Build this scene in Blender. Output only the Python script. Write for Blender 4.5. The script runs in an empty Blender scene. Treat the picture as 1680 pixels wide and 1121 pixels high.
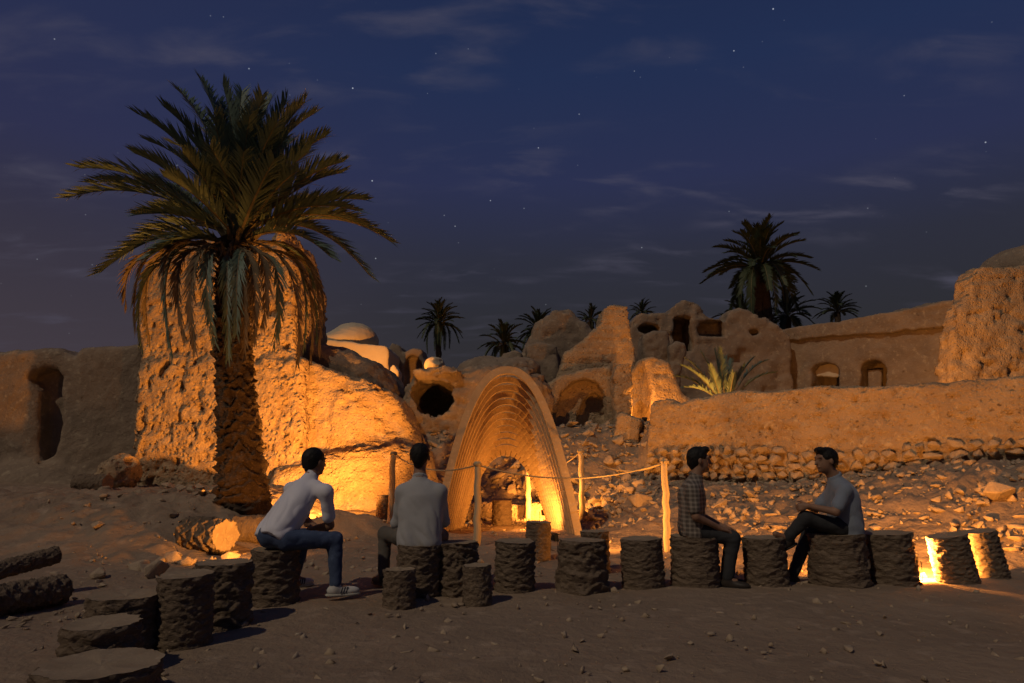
import bpy, bmesh, math, random
import numpy as np
from mathutils import Vector, Matrix

random.seed(7)
RNG = np.random.default_rng(11)
sc = bpy.context.scene
COL = sc.collection
R = math.radians

# ------------------------------------------------------------------ camera
F = 1120.0            # focal length in photo pixels (24 mm on 36 mm, 1680 px wide)
PITCH = math.atan(190 / 1120)
CAMH = 1.25
cam_d = bpy.data.cameras.new('camera')
cam = bpy.data.objects.new('camera', cam_d)
COL.objects.link(cam)
cam.location = (0, 0, CAMH)
cam.rotation_euler = (R(90) + PITCH, 0, 0)
cam_d.sensor_width = 36
cam_d.lens = 24
cam_d.clip_end = 3000
sc.camera = cam

# ------------------------------------------------------------------ night sky
world = bpy.data.worlds.new('World')
sc.world = world
world.use_nodes = True
wn, wl = world.node_tree.nodes, world.node_tree.links
wn.clear()


def wnode(t, **kw):
    n = wn.new(t)
    for k, v in kw.items():
        setattr(n, k, v)
    return n


def wmath(op, a, b=None, clamp=False):
    n = wnode('ShaderNodeMath', operation=op, use_clamp=clamp)
    for i, x in enumerate((a, b)):
        if x is None:
            continue
        if isinstance(x, (int, float)):
            n.inputs[i].default_value = x
        else:
            wl.new(x, n.inputs[i])
    return n.outputs[0]


def wmaprange(v, a, b, c=0.0, d=1.0):
    n = wnode('ShaderNodeMapRange', interpolation_type='SMOOTHSTEP')
    wl.new(v, n.inputs[0])
    for i, x in enumerate((a, b, c, d)):
        n.inputs[i + 1].default_value = x
    return n.outputs[0]


def wmix(fac, a, b):
    n = wnode('ShaderNodeMix', data_type='RGBA')
    wl.new(fac, n.inputs[0])
    for i, x in ((6, a), (7, b)):
        if isinstance(x, tuple):
            n.inputs[i].default_value = (*x, 1)
        else:
            wl.new(x, n.inputs[i])
    return n.outputs[2]


tc = wnode('ShaderNodeTexCoord')
sep = wnode('ShaderNodeSeparateXYZ')
wl.new(tc.outputs['Generated'], sep.inputs[0])
sx, sy, sz = sep.outputs
ramp = wnode('ShaderNodeValToRGB')
el = ramp.color_ramp.elements
stops = [(0.0, (.030, .026, .027)), (.17, (.027, .027, .034)), (.34, (.026, .028, .046)),
         (.55, (.024, .030, .078)), (.8, (.016, .028, .080)), (1.0, (.013, .023, .068))]
el[0].position, el[0].color = stops[0][0], (*stops[0][1], 1)
el[1].position, el[1].color = stops[-1][0], (*stops[-1][1], 1)
for p_, c_ in stops[1:-1]:
    e_ = el.new(p_)
    e_.color = (*c_, 1)
wl.new(wmaprange(sz, 0.0, .72), ramp.inputs[0])
# warm glow of a far town low on the left
glow = wmath('MULTIPLY', wmaprange(sz, .42, .05), wmaprange(sx, -.05, -.62))
base_sky = wmix(wmath('MULTIPLY', glow, .75), ramp.outputs[0], (.082, .060, .050))
# violet tint high on the left
base_sky = wmix(wmath('MULTIPLY', wmaprange(sx, .0, -.6), .35), base_sky, (.032, .030, .074))
# thin wind-drawn clouds on a flat layer
den = wmath('ADD', sz, .16)
comb = wnode('ShaderNodeCombineXYZ')
wl.new(wmath('DIVIDE', sx, den), comb.inputs[0])
wl.new(wmath('DIVIDE', sy, den), comb.inputs[1])
cmap = wnode('ShaderNodeMapping')
cmap.inputs['Rotation'].default_value = (0, 0, R(-24))
cmap.inputs['Scale'].default_value = (2.6, 6.0, 1)
cmap.inputs['Location'].default_value = (3.7, 1.3, 0)
wl.new(comb.outputs[0], cmap.inputs[0])
cn = wnode('ShaderNodeTexNoise')
cn.inputs['Scale'].default_value = 1.5
cn.inputs['Detail'].default_value = 5
cn.inputs['Roughness'].default_value = .52
cn.inputs['Distortion'].default_value = .35
wl.new(cmap.outputs[0], cn.inputs[0])
cn2 = wnode('ShaderNodeTexNoise')
cn2.inputs['Scale'].default_value = .55
cn2.inputs['Detail'].default_value = 2
wl.new(cmap.outputs[0], cn2.inputs[0])
cl = wmath('MULTIPLY', wmaprange(cn.outputs[0], .47, .80), wmaprange(cn2.outputs[0], .42, .68))
cl = wmath('MULTIPLY', cl, wmaprange(sz, .70, .25, .55, .75))
sky_c = wmix(cl, base_sky, (.080, .076, .112))
# stars
smap = wnode('ShaderNodeMapping')
smap.inputs['Scale'].default_value = (1, 1, 1)
wl.new(tc.outputs['Generated'], smap.inputs[0])


def stars(scale, radius, thr, gain):
    vo = wnode('ShaderNodeTexVoronoi', feature='F1')
    vo.inputs['Scale'].default_value = scale
    wl.new(smap.outputs[0], vo.inputs['Vector'])
    s = wnode('ShaderNodeSeparateColor')
    wl.new(vo.outputs['Color'], s.inputs[0])
    on = wmath('GREATER_THAN', s.outputs[0], thr)
    d = wmaprange(vo.outputs['Distance'], radius * scale, radius * scale * .25)
    m = wmath('MULTIPLY', on, d)
    m = wmath('MULTIPLY', m, wmath('ADD', wmath('MULTIPLY', wmath('POWER', s.outputs[1], 3.0), gain), gain * .12))
    return wmath('MULTIPLY', m, wmaprange(sz, .10, .35))


st = wmath('ADD', stars(52, .0013, .45, .42), stars(15, .0014, .5, .5))
stc = wnode('ShaderNodeMix', data_type='RGBA', blend_type='ADD')
stc.inputs[0].default_value = 1
wl.new(sky_c, stc.inputs[6])
stv = wnode('ShaderNodeMix', data_type='RGBA', blend_type='MULTIPLY')
stv.inputs[0].default_value = 1
stv.inputs[6].default_value = (.85, .92, 1.0, 1)
wl.new(st, stv.inputs[7])
wl.new(stv.outputs[2], stc.inputs[7])
bg = wnode('ShaderNodeBackground')
bg.inputs['Strength'].default_value = 1.0
wl.new(stc.outputs[2], bg.inputs[0])
wo = wnode('ShaderNodeOutputWorld')
wl.new(bg.outputs[0], wo.inputs[0])

# ------------------------------------------------------------------ moon (the one distant light)
moon_d = bpy.data.lights.new('moon', 'SUN')
moon_d.energy = .86
moon_d.angle = R(.6)
moon_d.color = (1.0, .83, .60)
moon = bpy.data.objects.new('moon', moon_d)
COL.objects.link(moon)
moon.rotation_euler = Vector((.52, .60, -.86)).to_track_quat('-Z', 'Y').to_euler()

vs_ = sc.view_settings
vs_.view_transform = 'Standard'
vs_.look = 'None'
vs_.exposure = 0
vs_.gamma = 1
vs_.use_curve_mapping = False
sc.cycles.max_bounces = 5
sc.cycles.diffuse_bounces = 3
sc.cycles.use_denoising = True
sc.cycles.sample_clamp_indirect = 4

# ------------------------------------------------------------------ helpers
cP, sP = math.cos(PITCH), math.sin(PITCH)


def ray(u, v):
    xc, yc = (u - 840) / F, (560.5 - v) / F
    return Vector((xc, cP - yc * sP, sP + yc * cP))


def P(u, v, Y):
    d = ray(u, v)
    return Vector((0, 0, CAMH)) + d * (Y / d.y)


def sm(a, b, x):
    t = np.clip((x - a) / (b - a), 0, 1)
    return t * t * (3 - 2 * t)


_perm = RNG.permutation(256)
_perm = np.concatenate([_perm, _perm, _perm])
_grad = RNG.normal(size=(256, 3))
_grad /= np.linalg.norm(_grad, axis=1, keepdims=True)


def pnoise(p):
    p = np.asarray(p, dtype=np.float64)
    i = np.floor(p).astype(np.int64)
    f = p - i
    i &= 255
    w = f * f * f * (f * (f * 6 - 15) + 10)
    out = np.zeros(len(p))
    for dx in (0, 1):
        for dy in (0, 1):
            for dz in (0, 1):
                h = _perm[_perm[_perm[(i[:, 0] + dx) & 255] + ((i[:, 1] + dy) & 255)] + ((i[:, 2] + dz) & 255)]
                g = _grad[h]
                dot = g[:, 0] * (f[:, 0] - dx) + g[:, 1] * (f[:, 1] - dy) + g[:, 2] * (f[:, 2] - dz)
                wx = w[:, 0] if dx else 1 - w[:, 0]
                wy = w[:, 1] if dy else 1 - w[:, 1]
                wz = w[:, 2] if dz else 1 - w[:, 2]
                out += dot * wx * wy * wz
    return out


def fbm(p, octs=4, gain=.5):
    o = np.zeros(len(p))
    a = 1.0
    q = np.array(p, dtype=np.float64)
    for _ in range(octs):
        o += a * pnoise(q)
        q = q * 2.03 + 17.3
        a *= gain
    return o


def ground_z(X, Y):
    X = np.asarray(X, float)
    Y = np.asarray(Y, float)
    z = np.zeros(np.broadcast(X, Y).shape) + X * 0
    # mound under the palm and the tower
    z = z + .62 * sm(-2.9, -4.9, X) * sm(8.3, 11.2, Y)
    # bank of rubble below the long wall on the right
    d = (X - 3.0) * -.634 + (Y - 15.0) * -.772
    H = .72 + .42 * sm(4.6, 7.6, X)
    Rb = H * sm(4.4, .5, d) * sm(.7, 2.7, X)
    # rubble slope behind the arch
    M = 2.0 * sm(13.5, 17.4, Y) * sm(-2.9, -2.0, X)
    M = np.where(d < -.25, np.maximum(M, 2.1 * sm(2.2, 3.4, X)), M)
    z = np.maximum(z, np.maximum(Rb, M))
    z = np.where((Y > 14.0) & (X < -2.0), np.maximum(z, .15), z)
    z = np.maximum(z, .66 * sm(16, 18, Y))
    far = sm(34, 60, Y)
    z = z * (1 - far) + .9 * far
    # little bank that screens the lamp below the tower
    z = z + .36 * np.exp(-((X + 2.65) / .95) ** 2 - ((Y - 11.3) / .33) ** 2)
    return z


def gz(x, y):
    return float(ground_z(np.array([x]), np.array([y]))[0])


# ---------------- materials
MATS = {}


def mat(name, c1, c2=None, c3=None, scale=4.0, rough=.9, bump=.3, bscale=30.0, bdist=.02, detail=6,
        pits=0.0, pit_scale=18.0, stretch=(1, 1, 1), c3_thr=(.55, .7), spec=.2, sheen=0.0, specks=0.0, speck_scale=14.0):
    if name in MATS:
        return MATS[name]
    m = bpy.data.materials.new(name)
    MATS[name] = m
    m.use_nodes = True
    n, l = m.node_tree.nodes, m.node_tree.links
    b = n['Principled BSDF']
    b.inputs['Roughness'].default_value = rough
    b.inputs['Specular IOR Level'].default_value = spec
    if sheen:
        b.inputs['Sheen Weight'].default_value = sheen
    t = n.new('ShaderNodeTexCoord')
    mp = n.new('ShaderNodeMapping')
    mp.inputs['Scale'].default_value = stretch
    l.new(t.outputs['Object'], mp.inputs[0])

    def noise(s, d=detail, r=.6):
        x = n.new('ShaderNodeTexNoise')
        x.inputs['Scale'].default_value = s
        x.inputs['Detail'].default_value = d
        x.inputs['Roughness'].default_value = r
        l.new(mp.outputs[0], x.inputs[0])
        return x.outputs[0]

    def rng(v, a, bb):
        x = n.new('ShaderNodeMapRange')
        l.new(v, x.inputs[0])
        x.inputs[1].default_value, x.inputs[2].default_value = a, bb
        return x.outputs[0]

    def mix(f, a, bb):
        x = n.new('ShaderNodeMix')
        x.data_type = 'RGBA'
        l.new(f, x.inputs[0])
        for i, q in ((6, a), (7, bb)):
            if isinstance(q, tuple):
                x.inputs[i].default_value = (*q, 1)
            else:
                l.new(q, x.inputs[i])
        return x.outputs[2]
    colr = None
    if c2:
        colr = mix(rng(noise(scale), .35, .68), c1, c2)
    if c3:
        colr = mix(rng(noise(scale * 3.7 + 1.3, 4), *c3_thr), colr, c3)
    if specks:
        vo = n.new('ShaderNodeTexVoronoi')
        vo.inputs['Scale'].default_value = speck_scale
        wv = n.new('ShaderNodeVectorMath')
        wv.operation = 'MULTIPLY_ADD'
        wt = n.new('ShaderNodeTexNoise')
        wt.inputs['Scale'].default_value = speck_scale * 1.1
        l.new(mp.outputs[0], wt.inputs[0])
        l.new(wt.outputs['Color'], wv.inputs[0])
        wv.inputs[1].default_value = (1.1 / speck_scale,) * 3
        l.new(mp.outputs[0], wv.inputs[2])
        l.new(wv.outputs[0], vo.inputs['Vector'])
        sc2 = n.new('ShaderNodeSeparateColor')
        l.new(vo.outputs['Color'], sc2.inputs[0])
        on = rng(sc2.outputs[0], 1 - specks, 1 - specks + .02)
        dd = rng(vo.outputs['Distance'], .42, .12)
        nz = rng(noise(speck_scale * .16, 3), .48, .62)
        m3 = n.new('ShaderNodeMath')
        m3.operation = 'MULTIPLY'
        l.new(on, m3.inputs[0])
        l.new(nz, m3.inputs[1])
        on = m3.outputs[0]
        mm = n.new('ShaderNodeMath')
        mm.operation = 'MULTIPLY'
        mm.use_clamp = True
        l.new(on, mm.inputs[0])
        l.new(dd, mm.inputs[1])
        colr = mix(mm.outputs[0], colr, (.11, .072, .045))  # dark specks: straw bits and the shade of small holes, painted as colour
    if colr is not None:
        l.new(colr, b.inputs['Base Color'])
    else:
        b.inputs['Base Color'].default_value = (*c1, 1)
    if bump:
        h = noise(bscale, 8, .65)
        if pits:
            v = n.new('ShaderNodeTexVoronoi')
            v.inputs['Scale'].default_value = pit_scale
            l.new(mp.outputs[0], v.inputs['Vector'])
            pv = rng(v.outputs['Distance'], .08, .42)
            a = n.new('ShaderNodeMath')
            a.operation = 'MULTIPLY_ADD'
            l.new(pv, a.inputs[0])
            a.inputs[1].default_value = pits
            l.new(h, a.inputs[2])
            h = a.outputs[0]
        bp = n.new('ShaderNodeBump')
        bp.inputs['Strength'].default_value = bump
        bp.inputs['Distance'].default_value = bdist
        l.new(h, bp.inputs['Height'])
        l.new(bp.outputs[0], b.inputs['Normal'])
    return m


MUD = mat('mud plaster with straw', (.40, .285, .175), (.30, .205, .125), (.46, .345, .22), scale=1.6, bump=.9, bscale=22, bdist=.05, pits=.5, pit_scale=13, specks=.22, speck_scale=11)
MUD_ROUGH = mat('eroded mud', (.43, .30, .18), (.27, .18, .11), (.48, .36, .23), scale=3.2, bump=1.0, bscale=16, bdist=.07, pits=.9, pit_scale=9, specks=.25, speck_scale=9)
MUD_DARK = mat('weathered mud', (.27, .20, .14), (.19, .14, .10), (.33, .26, .18), scale=1.4, bump=.7, bscale=14, bdist=.05, specks=.12, speck_scale=7)
PALE = mat('pale clay plaster', (.52, .42, .29), (.46, .36, .24), scale=1.2, bump=.3, bscale=10, bdist=.03)
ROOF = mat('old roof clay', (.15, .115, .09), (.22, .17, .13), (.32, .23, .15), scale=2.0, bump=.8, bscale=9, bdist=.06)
DIRT = mat('trodden earth', (.285, .205, .14), (.22, .158, .108), (.34, .25, .175), scale=.9, bump=.9, bscale=7, bdist=.05, detail=10)
STONE = mat('rubble stone', (.40, .30, .20), (.30, .22, .15), (.47, .37, .26), scale=5, bump=.7, bscale=14, bdist=.02)
BRICK = mat('sun dried brick', (.40, .29, .18), (.33, .235, .145), (.45, .34, .22), scale=7, bump=.6, bscale=40, bdist=.012)
SHELL = mat('arch plaster', (.40, .295, .185), (.34, .245, .15), (.44, .335, .22), scale=3, bump=.5, bscale=30, bdist=.015)
BARK = mat('palm stump bark', (.20, .145, .10), (.115, .08, .055), (.26, .19, .13), scale=6, bump=1.0, bscale=26, bdist=.025, stretch=(1, 1, 2.4))
CUT = mat('cut palm wood', (.30, .225, .15), (.22, .16, .105), (.34, .26, .18), scale=5, bump=.6, bscale=60, bdist=.008)
TRUNK = mat('date palm trunk', (.085, .056, .037), (.040, .026, .018), (.15, .10, .066), scale=5, bump=1.0, bscale=20, bdist=.03, stretch=(1, 1, 1.8))
LEAF = mat('date palm leaf', (.110, .158, .122), (.076, .112, .086), scale=3, bump=0, rough=.55, spec=.35)
LEAF_FAR = mat('far palm leaf', (.055, .072, .036), (.038, .050, .026), scale=3, bump=0, rough=.6)
LEAF_DRY = mat('dry palm leaf', (.17, .125, .075), (.10, .075, .045), scale=3, bump=0, rough=.7)
STALK = mat('palm leaf stalk', (.20, .16, .08), (.14, .11, .055), scale=3, bump=0, rough=.6)
POST = mat('peeled pole wood', (.46, .36, .23), (.36, .27, .17), scale=5, bump=.4, bscale=40, bdist=.006, stretch=(3, 3, .4))
ROPE = mat('hemp rope', (.40, .31, .19), (.30, .22, .13), scale=40, bump=.8, bscale=120, bdist=.004)
SKIN = mat('skin', (.27, .145, .088), (.22, .118, .07), scale=9, bump=.15, bscale=80, bdist=.003, rough=.6, spec=.35)
HAIR = mat('black hair', (.010, .009, .008), (.016, .013, .011), scale=60, bump=.8, bscale=120, bdist=.004, rough=.6)
SHIRT_WHITE = mat('pale lilac cotton', (.66, .64, .68), (.60, .58, .63), scale=4, bump=.3, bscale=18, bdist=.01, sheen=.2)
SHIRT_GREY = mat('grey cotton', (.36, .35, .345), (.31, .30, .30), scale=4, bump=.3, bscale=16, bdist=.012, sheen=.2)
SHIRT_BLUE = mat('blue grey cotton', (.20, .225, .27), (.17, .19, .235), scale=4, bump=.3, bscale=16, bdist=.012, sheen=.2)
JEANS = mat('blue denim', (.060, .085, .15), (.045, .062, .115), (.085, .115, .19), scale=6, bump=.4, bscale=60, bdist=.005)
TROUSER_BROWN = mat('taupe trousers', (.12, .105, .09), (.095, .082, .07), scale=5, bump=.3, bscale=30, bdist=.006)
TROUSER_DARK = mat('charcoal trousers', (.042, .042, .044), (.03, .03, .032), scale=5, bump=.3, bscale=30, bdist=.006)
SHOE_WHITE = mat('white sneaker', (.52, .50, .47), (.42, .40, .37), scale=14, bump=.2, bscale=50, bdist=.004, rough=.6)
SHOE_DARK = mat('dark leather shoe', (.045, .035, .028), (.03, .024, .02), scale=14, bump=.2, bscale=50, bdist=.004, rough=.5)
SOLE = mat('pale rubber sole', (.42, .40, .34), (.36, .34, .29), scale=8, bump=0)
STRIPE = mat('dark stripe', (.05, .05, .06), bump=0)
BLACK_METAL = mat('black metal', (.02, .02, .02), bump=0, rough=.4)


def plaid():
    m = bpy.data.materials.new('brown plaid cotton')
    m.use_nodes = True
    n, l = m.node_tree.nodes, m.node_tree.links
    b = n['Principled BSDF']
    b.inputs['Roughness'].default_value = .9
    t = n.new('ShaderNodeTexCoord')
    col = None
    facs = []
    for ax in ('X', 'Z'):
        w = n.new('ShaderNodeTexWave')
        w.wave_type = 'BANDS'
        w.bands_direction = ax
        w.inputs['Scale'].default_value = 7.5
        w.inputs['Distortion'].default_value = .6
        w.inputs['Detail'].default_value = 1
        l.new(t.outputs['Object'], w.inputs[0])
        r = n.new('ShaderNodeMapRange')
        l.new(w.outputs[1], r.inputs[0])
        r.inputs[1].default_value, r.inputs[2].default_value = .45, .75
        facs.append(r.outputs[0])
    a = n.new('ShaderNodeMath')
    a.operation = 'MULTIPLY_ADD'
    l.new(facs[0], a.inputs[0])
    a.inputs[1].default_value = .5
    h = n.new('ShaderNodeMath')
    h.operation = 'MULTIPLY'
    l.new(facs[1], h.inputs[0])
    h.inputs[1].default_value = .5
    l.new(h.outputs[0], a.inputs[2])
    x = n.new('ShaderNodeMix')
    x.data_type = 'RGBA'
    l.new(a.outputs[0], x.inputs[0])
    x.inputs[6].default_value = (.085, .065, .052, 1)
    x.inputs[7].default_value = (.25, .205, .165, 1)
    l.new(x.outputs[2], b.inputs['Base Color'])
    return m


PLAID = plaid()


# ---------------- object helpers
def tag(o, label=None, cat=None, group=None, kind=None):
    if label:
        o['label'] = label
    if cat:
        o['category'] = cat
    if group:
        o['group'] = group
    if kind:
        o['kind'] = kind
    return o


def empty(name, loc, label, cat, group=None):
    o = bpy.data.objects.new(name, None)
    COL.objects.link(o)
    o.empty_display_size = .1
    o.location = loc
    return tag(o, label, cat, group)


def link(name, me, parent=None, loc=(0, 0, 0)):
    o = bpy.data.objects.new(name, me)
    COL.objects.link(o)
    o.location = loc
    if parent is not None:
        o.parent = parent
    return o


def mesh_np(name, v, f, m, smooth=True):
    """v (N,3) array, f (M,k) array or list of tuples"""
    me = bpy.data.meshes.new(name)
    v = np.asarray(v, dtype=np.float32)
    if isinstance(f, np.ndarray):
        k = f.shape[1]
        me.vertices.add(len(v))
        me.vertices.foreach_set('co', v.ravel())
        me.loops.add(f.size)
        me.loops.foreach_set('vertex_index', f.ravel().astype(np.int32))
        me.polygons.add(len(f))
        me.polygons.foreach_set('loop_start', np.arange(0, f.size, k, dtype=np.int32))
        me.polygons.foreach_set('loop_total', np.full(len(f), k, dtype=np.int32))
        me.update(calc_edges=True)
        me.validate()
    else:
        me.from_pydata([tuple(map(float, x)) for x in v], [], f)
        me.update()
    if m is not None:
        me.materials.append(m)
    if smooth:
        me.polygons.foreach_set('use_smooth', np.ones(len(me.polygons), dtype=bool))
    return me


def normals_np(v, f):
    n = np.zeros_like(v)
    a, b, c = v[f[:, 0]], v[f[:, 1]], v[f[:, 2]]
    fn = np.cross(b - a, c - a)
    if f.shape[1] == 4:
        d = v[f[:, 3]]
        fn = np.cross(c - a, d - b)
    for k in range(f.shape[1]):
        np.add.at(n, f[:, k], fn)
    return n / np.maximum(np.linalg.norm(n, axis=1, keepdims=True), 1e-9)


class Vol:
    """signed-distance block turned into a mesh by surface nets"""

    def __init__(s, lo, hi, h):
        s.lo, s.h = np.array(lo, float), h
        n = np.ceil((np.array(hi) - s.lo) / h).astype(int) + 1
        s.ax = [s.lo[i] + np.arange(n[i]) * h for i in range(3)]
        s.d = np.full(n, 1e3, dtype=np.float32)

    def _blk(s, lo, hi):
        sl = []
        for i in range(3):
            a = max(0, int(math.floor((lo[i] - s.lo[i]) / s.h)))
            b = min(s.d.shape[i], int(math.ceil((hi[i] - s.lo[i]) / s.h)) + 1)
            if b <= a:
                return None
            sl.append(slice(a, b))
        return tuple(sl)

    def op(s, fn, lo=None, hi=None, k=0.0, cut=False):
        if lo is None:
            lo, hi = s.lo, [a[-1] for a in s.ax]
        sl = s._blk(lo, hi)
        if sl is None:
            return
        X = s.ax[0][sl[0]][:, None, None]
        Y = s.ax[1][sl[1]][None, :, None]
        Z = s.ax[2][sl[2]][None, None, :]
        b = fn(X, Y, Z)
        a = s.d[sl]
        if cut:
            b = -b
            if k:
                h = np.clip(.5 - .5 * (b - a) / k, 0, 1) if False else np.clip(.5 + .5 * (b - a) / k, 0, 1)
                s.d[sl] = a * (1 - h) + b * h + k * h * (1 - h)
            else:
                s.d[sl] = np.maximum(a, b)
        elif k:
            h = np.clip(.5 + .5 * (a - b) / k, 0, 1)
            s.d[sl] = np.where(a > 900, b, a * (1 - h) + b * h - k * h * (1 - h))
        else:
            s.d[sl] = np.minimum(a, b)

    def cone(s, a, b, ra, rb, k=0.02, cut=False):
        a, b = np.array(a, float), np.array(b, float)
        m = max(ra, rb) + k + 3 * s.h
        lo, hi = np.minimum(a, b) - m, np.maximum(a, b) + m
        ba = b - a
        q = max(float(ba @ ba), 1e-9)

        def fn(X, Y, Z):
            px, py, pz = X - a[0], Y - a[1], Z - a[2]
            t = np.clip((px * ba[0] + py * ba[1] + pz * ba[2]) / q, 0, 1)
            return np.sqrt((px - t * ba[0]) ** 2 + (py - t * ba[1]) ** 2 + (pz - t * ba[2]) ** 2) - (ra + (rb - ra) * t)
        s.op(fn, lo, hi, k, cut)

    def ell(s, c, r, axes=None, k=0.02, cut=False):
        c, r = np.array(c, float), np.array(r, float)
        m = r.max() + k + 3 * s.h
        A = np.eye(3) if axes is None else np.array([list(x) for x in axes])

        def fn(X, Y, Z):
            px, py, pz = X - c[0], Y - c[1], Z - c[2]
            q = [(A[i, 0] * px + A[i, 1] * py + A[i, 2] * pz) for i in range(3)]
            k0 = np.sqrt(sum((q[i] / r[i]) ** 2 for i in range(3)))
            k1 = np.sqrt(sum((q[i] / r[i] ** 2) ** 2 for i in range(3))) + 1e-6
            return k0 * (k0 - 1) / k1
        s.op(fn, c - m, c + m, k, cut)

    def box(s, c, half, r=.02, axes=None, k=0.0, cut=False):
        c, half = np.array(c, float), np.array(half, float)
        m = np.linalg.norm(half) + k + 3 * s.h
        A = np.eye(3) if axes is None else np.array([list(x) for x in axes])

        def fn(X, Y, Z):
            px, py, pz = X - c[0], Y - c[1], Z - c[2]
            q = [np.abs(A[i, 0] * px + A[i, 1] * py + A[i, 2] * pz) - half[i] + r for i in range(3)]
            o = np.sqrt(sum(np.maximum(x, 0) ** 2 for x in q))
            return o + np.minimum(np.maximum(np.maximum(q[0], q[1]), q[2]), 0) - r
        s.op(fn, c - m, c + m, k, cut)

    def poly(s, pts, y0, y1, r=.05, k=0.0, cut=False, batter=0.0):
        """outline in x,z standing from y0 to y1"""
        pts = np.array(pts, float)
        m = r + k + 4 * s.h
        lo = (pts[:, 0].min() - m, y0 - m - abs(batter) * 6, pts[:, 1].min() - m)
        hi = (pts[:, 0].max() + m, y1 + m, pts[:, 1].max() + m)
        zt = pts[:, 1].max()

        def fn(X, Y, Z):
            x2 = X[:, 0, 0][:, None]
            z2 = Z[0, 0, :][None, :]
            d = np.full((x2.shape[0], z2.shape[1]), 1e9)
            inside = np.zeros(d.shape, bool)
            n = len(pts)
            for i in range(n):
                ax, az = pts[i]
                bx, bz = pts[(i + 1) % n]
                ex, ez = bx - ax, bz - az
                wx, wz = x2 - ax, z2 - az
                t = np.clip((wx * ex + wz * ez) / max(ex * ex + ez * ez, 1e-9), 0, 1)
                d = np.minimum(d, (wx - ex * t) ** 2 + (wz - ez * t) ** 2)
                c = ((az > z2) != (bz > z2))
                with np.errstate(divide='ignore', invalid='ignore'):
                    xi = ex * (z2 - az) / (ez if abs(ez) > 1e-12 else 1e-12) + ax
                inside ^= c & (x2 < xi)
            d = np.sqrt(d)
            d = np.where(inside, -d, d)[:, None, :]
            yy0 = y0 - batter * (zt - Z)
            dy = np.maximum(yy0 - Y, Y - y1)
            q0, q1 = d + r, dy + r
            return np.sqrt(np.maximum(q0, 0) ** 2 + np.maximum(q1, 0) ** 2) + np.minimum(np.maximum(q0, q1), 0) - r
        s.op(fn, lo, hi, k, cut)

    def mesh(s):
        d = s.d
        for ax_ in range(3):          # seal the block
            sl0 = [slice(None)] * 3
            sl0[ax_] = 0
            sl1 = [slice(None)] * 3
            sl1[ax_] = -1
            d[tuple(sl0)] = np.maximum(d[tuple(sl0)], s.h * .5)
            d[tuple(sl1)] = np.maximum(d[tuple(sl1)], s.h * .5)
        neg = d < 0
        cnt = np.zeros(np.array(d.shape) - 1, np.int8)
        cs = [(i, j, k) for i in (0, 1) for j in (0, 1) for k in (0, 1)]
        nx, ny, nz = cnt.shape
        for (i, j, k) in cs:
            cnt += neg[i:i + nx, j:j + ny, k:k + nz]
        act = np.argwhere((cnt > 0) & (cnt < 8))
        idx = np.full(cnt.shape, -1, np.int64)
        idx[act[:, 0], act[:, 1], act[:, 2]] = np.arange(len(act))
        val = {c: d[act[:, 0] + c[0], act[:, 1] + c[1], act[:, 2] + c[2]].astype(np.float64) for c in cs}
        acc = np.zeros((len(act), 3))
        num = np.zeros(len(act))
        for a_ in cs:
            for ax_ in range(3):
                if a_[ax_]:
                    continue
                b_ = list(a_)
                b_[ax_] = 1
                b_ = tuple(b_)
                va, vb = val[a_], val[b_]
                cr = (va < 0) != (vb < 0)
                t = np.where(cr, va / np.where(cr, va - vb, 1), 0)
                pt = np.array(a_, float)[None, :].repeat(len(act), 0)
                pt[:, ax_] = t
                acc += np.where(cr[:, None], pt, 0)
                num += cr
        v = s.lo + (act + acc / np.maximum(num, 1)[:, None]) * s.h
        faces = []
        for ax_ in range(3):
            o = [1, 1, 1]
            o[ax_] = 0
            o1, o2 = [i for i in range(3) if i != ax_]
            sl = [slice(1, -1)] * 3
            sl[ax_] = slice(0, d.shape[ax_] - 1)
            A = neg[tuple(sl)]
            sl2 = list(sl)
            sl2[ax_] = slice(1, d.shape[ax_])
            B = neg[tuple(sl2)]
            e = np.argwhere(A != B)
            if len(e) == 0:
                continue
            flip = A[e[:, 0], e[:, 1], e[:, 2]]
            e = e + np.array(o)
            q = []
            for (da, db) in ((-1, -1), (0, -1), (0, 0), (-1, 0)):
                c = e.copy()
                c[:, o1] += da
                c[:, o2] += db
                q.append(idx[c[:, 0], c[:, 1], c[:, 2]])
            q = np.stack(q, 1)
            if ax_ == 1:
                flip = ~flip
            q = np.where(flip[:, None], q, q[:, ::-1])
            faces.append(q)
        f = np.concatenate(faces)
        f = f[(f >= 0).all(1)]
        return v, f


def cellhash(c):
    h = np.sin(c[:, 0] * 127.1 + c[:, 1] * 311.7 + c[:, 2] * 74.7) * 43758.5453
    return h - np.floor(h)


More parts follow.
